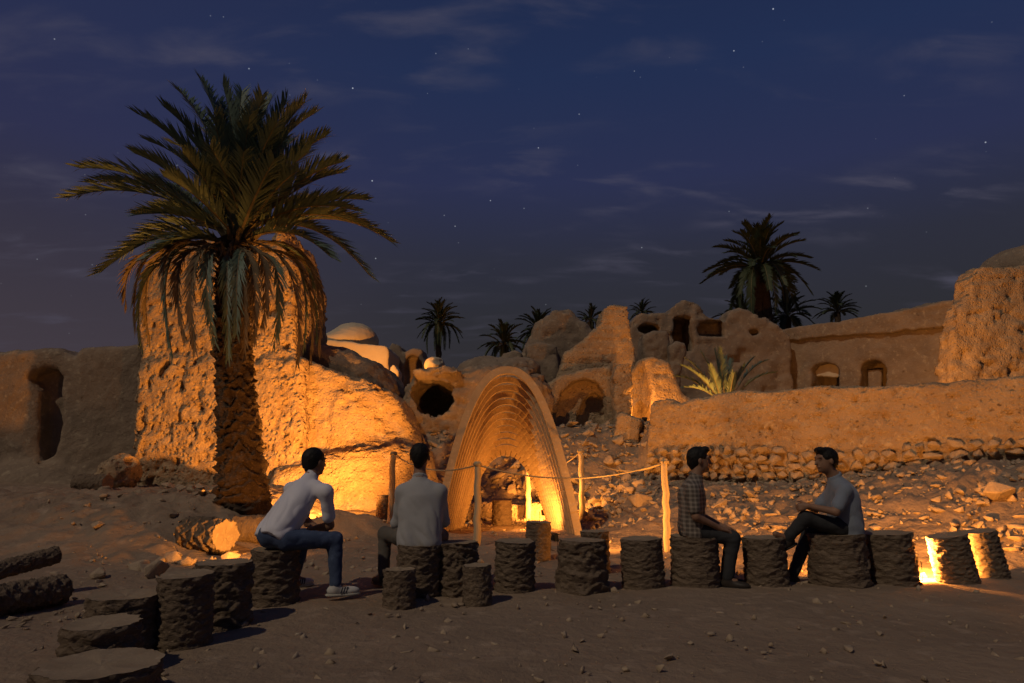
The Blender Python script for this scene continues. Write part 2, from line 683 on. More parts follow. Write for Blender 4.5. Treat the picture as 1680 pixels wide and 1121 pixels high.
def rough(v, f, layers, courses=None, chunk=None):
    """layers: (frequency, amplitude, octaves, stretch z)"""
    n = normals_np(v, f)
    dsp = np.zeros(len(v))
    if chunk:                                   # worn brickwork showing through the plaster
        bl, bh, am = chunk
        w = v + .05 * np.stack([pnoise(v * 2.1), pnoise(v * 2.1 + 9), pnoise(v * 2.1 + 4)], 1)
        row = np.floor(w[:, 2] / bh)
        sh = (row % 2) * .5
        h = cellhash(np.stack([np.floor(w[:, 0] / bl + sh), np.floor(w[:, 1] / bl + sh), row], 1))
        msk = np.clip(fbm(v * .8 + 3, 3) * 2.2 + .55, 0, 1)
        dsp -= am * np.clip((h - .45) / .55, 0, 1) ** 1.5 * msk
    for fr, am, oc, stz in layers:
        q = v * np.array([fr, fr, fr * stz])
        dsp += am * fbm(q, oc)
    if courses:
        step, am = courses
        ph = (v[:, 2] + .02 * pnoise(v * 1.7)) / step
        g = np.abs((ph % 1) - .5)
        msk = np.clip(fbm(v * .9 + 5, 2) * 2 + .6, 0, 1)
        dsp -= am * np.clip((g - .36) / .14, 0, 1) * msk
    return v + n * dsp[:, None]


def pitted(v, f, fr, am, thr=.18, stz=1.0):
    """bite irregular holes into a surface"""
    n = normals_np(v, f)
    q = pnoise(v * np.array([fr, fr, fr * stz]) + 31.7)
    return v - n * (am * np.clip((q - thr) / .2, 0, 1))[:, None]


def ruin(name, vol, m, layers, label=None, cat=None, pits=None, courses=None, chunk=(.30, .13, .07), frame=None, parent=None, origin=None, kind=None, group=None):
    v, f = vol.mesh()
    layers = list(layers) + [(7.5, .028, 2, 1)]
    v = rough(v, f, layers, courses, chunk)
    for pt in (pits or []):
        v = pitted(v, f, *pt)
    if frame is not None:
        O, ux = frame                      # local x along ux, local y behind the face
        uy = Vector((-ux.y, ux.x, 0))
        v = np.array(O)[None, :] + v[:, :1] * np.array(ux) + v[:, 1:2] * np.array(uy) + v[:, 2:] * np.array((0, 0, 1))
    if origin is None:
        origin = (v[:, 0].mean(), v[:, 1].mean(), v[:, 2].min())
    if parent is not None:
        origin = tuple(parent.location)
    me = mesh_np(name, v - np.array(origin), f, m)
    o = link(name, me, parent, (0, 0, 0) if parent is not None else origin)
    if parent is None:
        tag(o, label, cat, group, kind)
    return o


JR = random.Random(77)


def jag(pts, amp):
    """break straight outline runs into crumbling ones"""
    out = []
    n = len(pts)
    for i in range(n):
        (ax, az), (bx, bz) = pts[i], pts[(i + 1) % n]
        L = math.hypot(bx - ax, bz - az)
        k = max(1, int(L / .30))
        out.append((ax, az))
        for j in range(1, k):
            q = (j + JR.uniform(-.3, .3)) / k
            out.append((ax + (bx - ax) * q + JR.uniform(-amp, amp), az + (bz - az) * q + JR.uniform(-amp, amp)))
    return out


def xz(pts, Y, amp=.045):
    """photo outline put on the vertical plane at depth Y"""
    return jag([(P(u, v, Y).x, P(u, v, Y).z) for u, v in pts], amp)


def box_of(pts, y0, y1, pad=.4):
    p = np.array(pts)
    return (p[:, 0].min() - pad, y0 - pad, p[:, 1].min() - pad), (p[:, 0].max() + pad, y1 + pad, p[:, 1].max() + pad)


# ------------------------------------------------------------------ ground
def axis(dense_lo, dense_hi, step, lo, hi):
    a = list(np.arange(dense_lo, dense_hi, step))
    s, x = step, dense_hi
    while x < hi:
        a.append(x)
        s *= 1.25
        x += s
    a.append(hi)
    s, x, b = step, dense_lo - step, []
    while x > lo:
        b.append(x)
        s *= 1.25
        x -= s
    b.append(lo)
    return np.array(b[::-1] + a)


gx = axis(-8.5, 9.0, .06, -700, 700)
gy = axis(2.0, 17.5, .055, -60, 1500)
GX, GY = np.meshgrid(gx, gy, indexing='ij')
pts = np.stack([GX.ravel(), GY.ravel(), np.zeros(GX.size)], 1)
zz = ground_z(pts[:, 0], pts[:, 1])
slope = np.clip(zz * 1.6, 0, 1)
near = np.clip(1.6 - np.hypot(pts[:, 0], pts[:, 1] - 8) / 14, 0, 1)
behind = sm(7.0, 8.6, pts[:, 1])
zz = zz + (fbm(pts * .55, 3) * .05 + fbm(pts * 2.3, 4) * (.016 + .03 * behind + .09 * slope)
           + np.abs(fbm(pts * 6.0, 3)) * (.010 + .024 * behind + .06 * slope)) * near
gi = np.arange(GX.size).reshape(GX.shape)
gf = np.stack([gi[:-1, :-1].ravel(), gi[1:, :-1].ravel(), gi[1:, 1:].ravel(), gi[:-1, 1:].ravel()], 1)
pts[:, 2] = zz
ground = link('ground', mesh_np('ground', pts, gf, DIRT))
tag(ground, kind='structure')

# ------------------------------------------------------------------ ruins
# --- tall tower behind the palm
up = xz([(234, 620), (236, 570), (232, 500), (250, 440), (284, 404), (336, 391), (400, 390), (449, 396), (452, 368), (466, 365), (471, 400), (484, 440), (487, 540), (492, 620)], 15.2)
lowp = xz([(214, 880), (219, 740), (219, 608), (238, 590), (345, 582), (420, 586), (497, 588), (500, 880)], 14.9)
lo, hi = box_of(lowp + up, 14.7, 18.2)
V = Vol(lo, hi, .05)
V.poly(lowp, 14.9, 18.0, r=.16, batter=.02)
V.poly(up, 15.03, 17.9, r=.12, k=.12, batter=.01)
ruin('mud_tower', V, MUD_ROUGH, [(.8, .07, 3, 1), (4.0, .045, 3, .6), (11, .026, 2, .6)],
     'tall rough mud tower with rounded top standing behind the big date palm', 'tower', pits=[(5.0, .10, .20, .5), (10.0, .06, .17, .55)])

# --- bright wall running right from the tower
w1 = xz([(488, 880), (488, 584), (500, 588), (560, 611), (612, 627), (640, 641), (656, 656), (672, 688), (684, 714), (692, 760), (690, 880)], 15.3)
tal = xz([(430, 880), (452, 770), (520, 745), (600, 730), (650, 722), (700, 740), (722, 800), (730, 880)], 14.9)
butt = xz([(540, 880), (545, 660), (552, 640), (612, 640), (618, 700), (622, 880)], 15.1)
lo, hi = box_of(w1 + tal, 14.4, 17.0)
V = Vol(lo, hi, .05)
V.poly(w1, 15.25, 16.9, r=.14, batter=.03)
V.poly(butt, 15.17, 16.0, r=.06, k=.14, batter=.03)
V.poly(tal, 14.75, 16.2, r=.3, k=.25, batter=.25)
V.cone(P(546, 640, 15.05), P(549, 720, 14.95), .03, .015, k=.03, cut=True)
V.cone(P(622, 690, 15.05), P(626, 725, 14.95), .03, .02, k=.03, cut=True)
V.cone(P(441, 610, 14.9), P(445, 720, 14.8), .02, .03, k=.03, cut=True)
ruin('mud_wall', V, MUD, [(.8, .05, 3, 1), (3.5, .035, 3, 1.4), (12, .013, 2, 1)],
     'brightly lit mud wall with cracked plaster joining the tower above the lamp', 'wall', pits=[(9.0, .05, .22, 1.4), (4.5, .07, .32, 2.2)], courses=(.14, .018))

# --- dark vaulted roof on that wall
rp = xz([(494, 660), (497, 572), (540, 573), (590, 584), (630, 602), (652, 632), (668, 690), (600, 720), (500, 700)], 17.2)
lo, hi = box_of(rp, 15.9, 19.4)
V = Vol(lo, hi, .07)
V.poly(rp, 15.9, 19.2, r=.42)
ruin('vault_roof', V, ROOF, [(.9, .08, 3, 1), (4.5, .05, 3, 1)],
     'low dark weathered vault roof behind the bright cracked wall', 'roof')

# --- half buried vault with a dark hole
vp = xz([(640, 830), (655, 660), (664, 634), (682, 613), (740, 601), (800, 597), (872, 600), (905, 640), (915, 830)], 17.0)
lo, hi = box_of(vp, 16.4, 21.2)
V = Vol(lo, hi, .06)
V.poly(vp, 16.6, 21.0, r=.55)
c = P(714, 656, 16.8)
V.ell((c.x, 17.4, c.z), (.50, 1.8, .47), k=.06, cut=True)
V.ell((c.x - .22, 16.9, c.z + .16), (.35, .9, .27), k=.06, cut=True)
V.ell((c.x, 18.8, c.z), (.9, 1.2, .75), k=.05, cut=True)
V.cone(P(684, 613, 16.7), P(748, 610, 16.6), .12, .14, k=.15)
ruin('ruined_vault', V, MUD_DARK, [(.9, .10, 3, 1), (4, .08, 3, 1.4), (11, .03, 2, 1.4)], courses=(.13, .04), label=
     'half buried mud vault with a round black hole in its side', cat='vault', pits=[(8, .06, .22)])

# --- pale domed house far behind
t = empty('domed_house', P(580, 640, 26), 'pale clay domed house with flat lit front behind the dark vault roof', 'house')
hp = xz([(512, 700), (514, 556), (560, 560), (634, 566), (640, 575), (637, 592), (640, 700)], 25.5)
lo, hi = box_of(hp, 25.3, 28.4)
V = Vol(lo, hi, .09)
V.poly(hp, 25.5, 28.2, r=.08)
ruin('wall', V, PALE, [(.7, .06, 2, 1), (4, .02, 3, .4)], parent=t, chunk=None)
V = Vol((-9.5, 25.3, 4.0), (-3.5, 29.0, 8.2), .08)
c = P(580, 560, 27.0)
V.ell((c.x, 27.0, c.z - .05), (.98, 1.1, .78), k=.1)
V.ell((c.x - .35, 26.9, c.z - .1), (1.15, 1.2, .42), k=.25)
ruin('dome', V, PALE, [(.9, .05, 2, 1), (5, .015, 2, 1)], parent=t, chunk=None)
V = Vol((-8, 24, 0.5), (-2, 26.5, 6), .08)
V.poly(xz([(636, 700), (640, 602), (648, 598), (656, 610), (661, 640), (668, 700)], 25.0), 24.8, 25.6, r=.1)
ruin('side_stub', V, PALE, [(.9, .05, 2, 1), (5, .015, 2, 1)], parent=t)

# --- dark ruin with a blind arch between house and vault
dp = xz([(634, 700), (634, 575), (644, 560), (656, 566), (662, 578), (676, 570), (692, 572), (697, 590), (712, 604), (735, 640), (735, 700)], 28)
lo, hi = box_of(dp, 27.8, 29.8)
V = Vol(lo, hi, .09)
V.poly(dp, 28, 29.6, r=.12)
V.poly(xz([(664, 640), (664, 596), (672, 584), (684, 584), (692, 596), (692, 640)], 28), 27.5, 28.4, r=.05, cut=True, k=.05)
ruin('ruined_house', V, MUD_DARK, [(.9, .08, 3, 1), (5, .03, 2, 1)],
     'small dark ruined house with a blind arch beside the pale dome', 'house')
# --- little pale dome stub
V = Vol(P(690, 650, 23.5) - Vector((.3, .6, .3)), P(735, 570, 23.5) + Vector((.3, .8, .3)), .05)
c = P(713, 600, 23.5)
V.ell(c, (.34, .4, .30), k=.05)
V.cone(c - Vector((-.05, -.1, 1.0)), c, .3, .28, k=.1)
ruin('dome_stub', V, PALE, [(1.5, .05, 2, 1), (7, .02, 2, 1)], 'tiny pale dome peeking over the half buried vault', 'dome')

# --- ruin with a painted niche right of the arch
t = empty('niche_ruin', P(990, 750, 18.5), 'broken mud hall with a painted arched niche, tall stub and glowing alcove', 'ruin')
npn = xz([(862, 780), (868, 655), (890, 634), (930, 612), (1004, 598), (1012, 640), (1012, 780)], 18.4)
lo, hi = box_of(npn, 18.0, 20.4)
V = Vol(lo, hi, .055)
V.poly(npn, 18.4, 20.2, r=.12)
arch = [(912, 760), (914, 668), (922, 643), (940, 628), (962, 622), (982, 630), (994, 650), (998, 690), (998, 760)]
V.poly(xz(arch, 18.4), 17.8, 18.75, r=.05, cut=True, k=.1)
arch2 = [(944, 760), (948, 680), (958, 655), (976, 642), (990, 655), (994, 690), (994, 760)]
V.poly(xz(arch2, 18.7), 17.8, 19.0, r=.04, cut=True, k=.05)
ruin('niche_wall', V, MUD, [(.8, .05, 3, 1), (4, .025, 3, 1)], pits=[(8, .03, .3)], parent=t)
pil = xz([(1006, 780), (1008, 610), (1014, 598), (1036, 596), (1040, 700), (1044, 780)], 17.7)
lo, hi = box_of(pil, 17.4, 18.8)
V = Vol(lo, hi, .05)
V.poly(pil, 17.7, 18.6, r=.09)
ruin('pillar', V, MUD, [(.8, .06, 3, 1), (4, .04, 3, 1)], pits=[(6, .05, .3)], parent=t)
alc = xz([(1030, 780), (1034, 612), (1044, 594), (1060, 592), (1086, 602), (1098, 630), (1106, 652), (1124, 662), (1124, 780)], 19.4)
lo, hi = box_of(alc, 18.0, 20.8)
V = Vol(lo, hi, .055)
V.poly(alc, 18.3, 20.6, r=.14)
V.ell(P(1046, 650, 18.5), (.34, .75, 1.0), k=.12, cut=True)
ruin('alcove', V, MUD, [(.8, .05, 3, 1), (4, .02, 3, 1)], parent=t)
stub = xz([(906, 640), (920, 604), (926, 580), (955, 560), (985, 530), (989, 504), (1008, 497), (1030, 500), (1035, 540), (1042, 570), (1046, 604), (1040, 640)], 19.2)
lo, hi = box_of(stub, 18.9, 20.6)
V = Vol(lo, hi, .05)
V.poly(stub, 19.2, 20.4, r=.08)
ruin('broken_wall', V, MUD, [(.8, .06, 3, 1), (4, .04, 3, 1)], courses=(.13, .05), pits=[(6, .05, .3)], parent=t)

# --- half dome behind
hd = xz([(838, 680), (846, 606), (858, 570), (880, 527), (908, 506), (936, 506), (964, 528), (986, 560), (994, 620), (994, 680)], 21.5)
lo, hi = box_of(hd, 21.0, 24.0)
V = Vol(lo, hi, .07)
V.poly(hd, 21.5, 23.6, r=.35)
lowr = xz([(806, 690), (812, 596), (826, 578), (846, 572), (858, 580), (858, 690)], 21.0)
V.poly(lowr, 21.1, 22.4, r=.2, k=.1)
lowr = xz([(858, 690), (862, 566), (886, 560), (914, 566), (918, 600), (918, 690)], 21.0)
V.poly(lowr, 20.9, 22.0, r=.14, k=.05)
ruin('broken_dome', V, MUD_DARK, [(.7, .08, 3, 1), (3.2, .03, 3, .35), (10, .015, 2, .5)],
     'cut open rounded dome rising behind the niche ruin', 'dome', pits=[(5, .05, .34)])
# low lit mound of clay in front of it
V = Vol(P(770, 640, 20.5) - Vector((.5, .8, .6)), P(880, 560, 20.5) + Vector((.5, 1.2, .2)), .07)
V.ell(P(800, 612, 20.6), (1.0, .8, .5), k=.2)
V.ell(P(850, 608, 20.4), (.7, .7, .42), k=.2)
ruin('clay_mound', V, MUD_DARK, [(.9, .1, 3, 1), (4, .05, 3, 1)], 'slumped clay mound between the vault and the broken dome', 'mound')

# --- leaning block
V = Vol(P(990, 760, 16.6) - Vector((.3, .7, .2)), P(1065, 670, 16.6) + Vector((.2, .7, .2)), .045)
ax_ = Matrix.Rotation(R(-14), 3, 'Y') @ Matrix.Rotation(R(12), 3, 'Z')
V.box(P(1030, 712, 16.6), (.30, .3, .42), r=.08, axes=[ax_.row[i] for i in range(3)])
ruin('fallen_block', V, MUD, [(1.5, .06, 3, 1), (6, .03, 3, 1)], 'big leaning mud block below the glowing alcove', 'block', chunk=(.3, .13, .03))

# --- ruins further back on the right of the niche ruin
bk = xz([(1026, 720), (1030, 575), (1036, 525), (1050, 512), (1098, 511), (1108, 497), (1126, 491), (1146, 499), (1162, 516), (1190, 526), (1200, 508), (1216, 504), (1240, 514), (1268, 528), (1296, 548), (1310, 720)], 26)
lo, hi = box_of(bk, 25.5, 29)
V = Vol(lo, hi, .085)
V.poly(bk, 26, 28.8, r=.12)
V.ell(P(1064, 540, 26.1), (.42, .8, .2), k=.05, cut=True)
V.poly(xz([(1106, 575), (1104, 545), (1107, 525), (1122, 517), (1136, 520), (1138, 575)], 26), 25, 27.6, r=.05, cut=True)
V.poly(xz([(1146, 552), (1146, 526), (1184, 526), (1188, 552)], 26), 25, 26.7, r=.05, cut=True)
V.ell(P(1236, 546, 26.1), (.2, .5, .14), k=.05, cut=True)
ruin('ruined_houses', V, MUD_DARK, [(.7, .12, 3, 1), (3, .06, 3, 1)],
     'row of collapsed dark mud rooms with a gaping doorway behind the leafy palm shoot', 'ruin', chunk=(.6, .3, .16))
for nm, pl, Yd, lb in (('broken_pier', [(1052, 700), (1056, 548), (1072, 541), (1096, 542), (1102, 560), (1094, 610), (1090, 700)], 22.5, 'tall lit broken mud pier behind the glowing alcove'),
                       ('broken_pier', [(1098, 700), (1100, 568), (1110, 558), (1126, 562), (1128, 580), (1118, 612), (1116, 700)], 22.0, 'narrow cracked mud pier beside the palm shoot')):
    q = xz(pl, Yd)
    lo, hi = box_of(q, Yd - .2, Yd + 1.4)
    V = Vol(lo, hi, .065)
    V.poly(q, Yd, Yd + 1.2, r=.14)
    ruin(nm, V, MUD_DARK, [(.9, .08, 3, 1), (4, .05, 3, 1)], lb, 'pier')

# --- long building on the right, facing half left
A_, B_ = P(1180, 600, 29.2), P(1600, 600, 21.6)
A_.z = B_.z = 0
UX = (B_ - A_).normalized()
LEN = (B_ - A_).length


def on_plane(u, v, A, ux):
    """photo point on the vertical plane through A along ux -> (s, z)"""
    d = ray(u, v)
    nrm = Vector((-ux.y, ux.x, 0))
    k = A.dot(nrm) / d.dot(nrm)
    q = d * k
    return ((q - A).dot(ux), q.z + CAMH)


def pl(pts, A=A_, ux=UX):
    return jag([on_plane(u, v, A, ux) for u, v in pts], .03)


t = empty('long_house', ((A_ + B_) / 2), 'long mud house with projecting parapet and dark arched openings behind the garden wall', 'house')
body = pl([(1176, 720), (1180, 566), (1215, 556), (1260, 552), (1400, 538), (1600, 512), (1625, 720)])
lo, hi = box_of(body, -.6, 2.4)
V = Vol(lo, hi, .08)
V.poly(body, .06, 2.2, r=.08)
for ar in ([(1328, 660), (1329, 606), (1336, 598), (1352, 595), (1367, 599), (1374, 608), (1372, 660)],
           [(1409, 660), (1410, 602), (1417, 594), (1431, 590), (1444, 594), (1452, 604), (1452, 660)],
           [(1256, 660), (1257, 614), (1294, 612), (1294, 660)],
           [(1552, 660), (1553, 606), (1560, 592), (1576, 584), (1590, 660)]):
    V.poly(pl(ar), -.5, 1.1, r=.03, cut=True, k=.05)
ruin('wall', V, MUD_DARK, [(.7, .05, 3, 1), (3, .03, 3, 1)], parent=t, frame=(A_, UX), chunk=(.5, .2, .03))
par = pl([(1196, 562), (1200, 545), (1260, 544), (1400, 522), (1500, 505), (1602, 484), (1602, 532), (1500, 543), (1380, 553), (1260, 562)])
lo, hi = box_of(par, -.6, 2.4)
V = Vol(lo, hi, .07)
V.poly(par, -.10, 2.0, r=.06)
ruin('parapet', V, MUD_DARK, [(.7, .05, 3, 1), (3, .03, 3, 1)], parent=t, frame=(A_, UX), chunk=(.5, .2, .03))
q = pl([(1326, 618), (1329, 604), (1336, 597), (1352, 594), (1367, 597), (1375, 606), (1374, 618)])
lo, hi = box_of(q, .2, .8)
V = Vol(lo, hi, .05)
V.poly(q, .4, .6, r=.02)
ruin('lunette', V, PALE, [(3, .01, 2, 1)], parent=t, frame=(A_, UX))
q = pl([(1412, 660), (1414, 606), (1436, 604), (1438, 660)])
lo, hi = box_of(q, .2, .8)
V = Vol(lo, hi, .05)
V.poly(q, .42, .64, r=.02)
ruin('door_panel', V, MUD_DARK, [(3, .01, 2, 1)], parent=t, frame=(A_, UX))
q = pl([(1380, 520), (1420, 494), (1480, 480), (1540, 476), (1600, 486), (1602, 530)])
lo, hi = box_of(q, 1.4, 6)
V = Vol(lo, hi, .1)
V.poly(q, 2.0, 5.5, r=.5)
ruin('roof_hump', V, MUD_DARK, [(.7, .08, 3, 1), (3, .04, 3, 1)], parent=t, frame=(A_, UX))

# --- tall block at the right edge, domed
t = empty('domed_block', P(1660, 700, 19.5), 'tall crumbling mud block with a low dome beside the long house', 'tower')
tp = xz([(1556, 720), (1562, 545), (1574, 505), (1590, 482), (1592, 452), (1601, 438), (1640, 434), (1720, 430), (1790, 428), (1790, 720)], 18.6)
lo, hi = box_of(tp, 18.3, 22)
V = Vol(lo, hi, .065)
V.poly(tp, 18.6, 19.3, r=.10)
V.poly(xz([(1640, 720), (1646, 470), (1670, 440), (1790, 432), (1790, 720)], 19.5), 19.1, 21.8, r=.2)
ruin('wall', V, MUD, [(.7, .10, 3, 1), (3, .07, 3, 1)], pits=[(4, .10, .24), (9, .05, .2)], chunk=(.4, .16, .12), parent=t)
c = P(1692, 440, 20.2)
V = Vol((c.x - 2, 18.4, c.z - .8), (c.x + 2, 22.2, c.z + 1.3), .07)
V.ell((c.x, 20.3, c.z - .1), (1.35, 1.4, .78), k=.1)
ruin('dome', V, MUD_DARK, [(.8, .05, 3, 1), (5, .03, 2, 1)], parent=t)

# --- dim wall on the left
t = empty('boundary_wall', P(80, 800, 17.3), 'dim smooth mud wall with a hollow arched recess left of the tower', 'wall')
lw = xz([(-260, 860), (-260, 570), (-60, 582), (0, 578), (18, 572), (94, 571), (110, 580), (120, 584), (130, 570), (166, 567), (236, 560), (240, 860)], 17.0)
lo, hi = box_of(lw, 16.4, 18.4)
V = Vol(lo, hi, .065)
V.poly(lw, 17.0, 18.2, r=.2)
V.poly(xz([(64, 766), (62, 640), (44, 622), (52, 611), (72, 603), (92, 606), (101, 618), (99, 690), (88, 745)], 17.0), 16.5, 17.5, r=.05, cut=True, k=.16)
V.ell(P(30, 800, 16.9), (1.6, .6, .55), k=.3)
V.ell(P(120, 815, 16.7), (1.5, .6, .4), k=.3)
V.cone(P(0, 790, 17.0), P(92, 752, 16.95), .04, .05, k=.06, cut=True)
ruin('wall', V, MUD_DARK, [(.6, .07, 3, 1), (3, .02, 3, 1)], pits=[(2.6, .05, .42)], parent=t, chunk=None)

# --- rough clay lump beside the tower foot
c = P(197, 772, 14.2)
V = Vol((c.x - 1, 13.3, 0), (c.x + 1, 15.2, 2), .04)
V.ell((c.x, 14.2, c.z - .06), (.40, .42, .36), k=.1)
V.ell((c.x - .25, 14.1, c.z - .35), (.34, .4, .3), k=.1)
V.ell((c.x - .3, 14.0, c.z - .5), (.22, .3, .4), k=.1)
ruin('clay_lump', V, MUD_ROUGH, [(2, .06, 3, 1), (7, .05, 3, 1)], 'rough round clay lump at the left foot of the tower', 'boulder', chunk=None, pits=[(8, .06, .2)])

# --- garden wall on the right with a stone footing
GA, GB = Vector((3.0, 15.0, 0)), Vector((8.6, 10.4, 0))
GU = (GB - GA).normalized()
t = empty('garden_wall', GA, 'long pitted mud wall on a rough stone footing below the palm shoot', 'wall')
gp = pl([(1046, 800), (1060, 740), (1063, 662), (1070, 655), (1098, 654), (1112, 664), (1128, 656), (1180, 646), (1230, 640), (1300, 637), (1400, 632), (1450, 631), (1520, 628), (1560, 626), (1600, 620), (1660, 616), (1720, 610), (1760, 612), (1766, 800)], GA, GU)
lo, hi = box_of(gp, -.4, 1.0, .3)
V = Vol(lo, hi, .045)
V.poly(gp, 0, .5, r=.11, batter=.02)
for q0, q1 in (((1604, 618), (1607, 648)), ((1630, 616), (1632, 646)), ((1650, 616), (1652, 640)), ((1570, 624), (1572, 640)), ((1612, 618), (1611, 655))):
    a_, b_ = on_plane(*q0, GA, GU), on_plane(*q1, GA, GU)
    V.cone((a_[0], -.02, a_[1]), (b_[0], -.02, b_[1]), .07, .02, k=.05, cut=True)
ruin('wall', V, MUD, [(.7, .05, 3, 1), (3, .03, 3, 1.5), (12, .012, 2, 1)], pits=[(6, .14, .33, 1.6), (11, .08, .24, 1.5)], courses=(.22, .015), chunk=(.35, .14, .035), parent=t, frame=(GA, GU))


# ---------------- rock meshes
def rock_mesh(name, seed, m, flat=1.0, n=16):
    rg = np.random.default_rng(seed)
    p = rg.normal(size=(n, 3))
    p /= np.linalg.norm(p, axis=1, keepdims=True)
    p *= rg.uniform(.8, 1.1, (n, 1)) * np.array([1.0, rg.uniform(.65, .95), flat * rg.uniform(.5, .8)])
    bm = bmesh.new()
    for q in p:
        bm.verts.new(q)
    bmesh.ops.convex_hull(bm, input=bm.verts[:])
    bmesh.ops.delete(bm, geom=[v for v in bm.verts if not v.link_faces], context='VERTS')
    bmesh.ops.bevel(bm, geom=bm.edges[:], offset=.07, segments=1, affect='EDGES')
    bmesh.ops.recalc_face_normals(bm, faces=bm.faces[:])
    me = bpy.data.meshes.new(name)
    bm.to_mesh(me)
    bm.free()
    me.materials.append(m)
    return me


ROCKS = [rock_mesh('rubble_stone', 100 + i, STONE, 1.0, 11 + i % 4) for i in range(14)]
FOOT = [rock_mesh('stone', 300 + i, STONE, 1.25, 14) for i in range(10)]

# stones of the footing, one by one
rg = random.Random(5)
s0, s1 = on_plane(1060, 740, GA, GU)[0], on_plane(1764, 740, GA, GU)[0]
z = .0
for row in range(6):
    s = s0 - .1 + rg.random() * .2
    while s < s1:
        w = rg.uniform(.09, .20)
        hgt = rg.uniform(.09, .15)
        base = GA + GU * (s + w)
        gzz = gz(base.x - .25 * .634, base.y - .25 * .772)
        zc = .52 + row * .165 + rg.uniform(-.03, .03) + .02 * s
        top = on_plane(1100, 742, GA, GU)[1] * 0 + 1.42 + .14 * math.sin(s * 1.3)
        if zc > gzz - .12 and zc < top:
            o = link('stone', rg.choice(FOOT), t)
            pz = GA + GU * (s + w) + Vector((.634, .772, 0)) * rg.uniform(-.20, -.08)
            o.location = Vector((pz.x, pz.y, zc)) - t.location
            o.scale = (w * .95, .15, hgt * .95)
            o.rotation_euler = (rg.uniform(-.4, .4), rg.uniform(-.35, .35), math.atan2(GU.y, GU.x) + rg.uniform(-.2, .2))
        s += w * 1.9


# ------------------------------------------------------------------ the stepped brick arch
def arch_ring(w, h, th, dep, nb, groove, seed):
    """one parabolic ring, feet on z = 0; sections across the arch, local y = depth"""
    taus = np.linspace(-1, 1, 400)
    x, zz_ = w * taus, h * (1 - np.abs(taus) ** 2.25)
    L = np.concatenate([[0], np.cumsum(np.hypot(np.diff(x), np.diff(zz_)))])
    sub = 4
    S = np.linspace(0, L[-1], nb * sub + 1)
    tx, tz = np.interp(S, L, x), np.interp(S, L, zz_)
    dx, dz = np.gradient(tx), np.gradient(tz)
    ln = np.hypot(dx, dz)
    nxx, nzz = -dz / ln, dx / ln      # outward normal
    rg_ = np.random.default_rng(seed)
    vs, fs = [], []
    for i in range(len(S)):
        g = groove if i % sub == 0 else 0.0
        b = i // sub
        if i % sub == 0:
            jit = rg_.normal() * .0035
        for (a, y) in ((0 + g, 0 + g), (th - g, 0 + g), (th - g, dep), (0 + g, dep)):
            vs.append((tx[i] + nxx[i] * a, y + jit * (1 if y < dep else 0), tz[i] + nzz[i] * a))
    for i in range(len(S) - 1):
        for k in range(4):
            fs.append((i * 4 + k, i * 4 + (k + 1) % 4, i * 4 + 4 + (k + 1) % 4, i * 4 + 4 + k))
    fs.append((0, 3, 2, 1))
    e = (len(S) - 1) * 4
    fs.append((e, e + 1, e + 2, e + 3))
    return np.array(vs), fs, (tx, tz, nxx, nzz, S)


ARCH_O = Vector((.02, 11.35, -.03))
arch_t = empty('brick_arch', ARCH_O, 'stepped parabolic mud brick arch whose nested rings shrink towards the back', 'arch')
NR = 12
for i in range(NR + 1):
    f_ = i / NR
    w = 1.10 + (.78 - 1.10) * f_
    h = 2.68 + (1.31 - 2.68) * f_ ** .95
    th = .125 if i == 0 else .092
    dep = .17 if i == 0 else .14
    yo = .0 if i == 0 else .05 + i * .125
    xo = -.10 - .04 * f_
    if i < NR:
        v_, fs_, _ = arch_ring(w, h, th, dep, int(34 + 14 * (1 - f_)), .004 if i else .001, 40 + i)
        v_ = v_ + np.array([xo, yo, 0])
        v_[:, 1] += v_[:, 2] * .05
        me = bpy.data.meshes.new('ring')
        me.from_pydata([tuple(q) for q in v_], [], fs_)
        me.materials.append(SHELL if i == 0 else BRICK)
        bm = bmesh.new()
        bm.from_mesh(me)
        bmesh.ops.recalc_face_normals(bm, faces=bm.faces[:])
        bm.to_mesh(me)
        bm.free()
        link('ring', me, arch_t)
    else:
        nb = 38
        th = .17
        _, _, (tx, tz, nxx, nzz, S) = arch_ring(w, h, th, dep, nb, 0, 1)
        bm_me = None
        rg_ = random.Random(3)
        # mortar core behind the brick faces
        v_, fs_, _ = arch_ring(w + .012, h + .012, th - .03, dep - .02, nb, 0, 2)
        v_ = v_ + np.array([xo, yo + .015, 0])
        v_[:, 1] += v_[:, 2] * .05
        me = bpy.data.meshes.new('mortar')
        me.from_pydata([tuple(q) for q in v_], [], fs_)
        me.materials.append(MUD_DARK)
        link('mortar', me, arch_t)
        for b in range(nb):
            i0, i1 = b * 4, b * 4 + 4
            sh = rg_.uniform(-.006, .006)
            q = []
            for y in (sh, dep):
                for (ii, gsgn) in ((i0, 1), (i1, -1)):
                    for a in (0.0, th):
                        tang = Vector((tx[i1] - tx[i0], 0, tz[i1] - tz[i0])).normalized() * .004 * gsgn
                        px_, pz_ = tx[ii] + nxx[ii] * a, tz[ii] + nzz[ii] * a
                        q.append((px_ + tang.x + xo, y + yo + pz_ * .05, pz_ + tang.z))
            fs = [(0, 1, 3, 2), (4, 6, 7, 5), (0, 4, 5, 1), (2, 3, 7, 6), (0, 2, 6, 4), (1, 5, 7, 3)]
            me = bpy.data.meshes.new('brick')
            me.from_pydata(q, [], fs)
            me.materials.append(BRICK)
            bm = bmesh.new()
            bm.from_mesh(me)
            bmesh.ops.recalc_face_normals(bm, faces=bm.faces[:])
            bmesh.ops.bevel(bm, geom=bm.edges[:], offset=.006, segments=1, affect='EDGES')
            bm.to_mesh(me)
            bm.free()
            link('brick', me, arch_t)

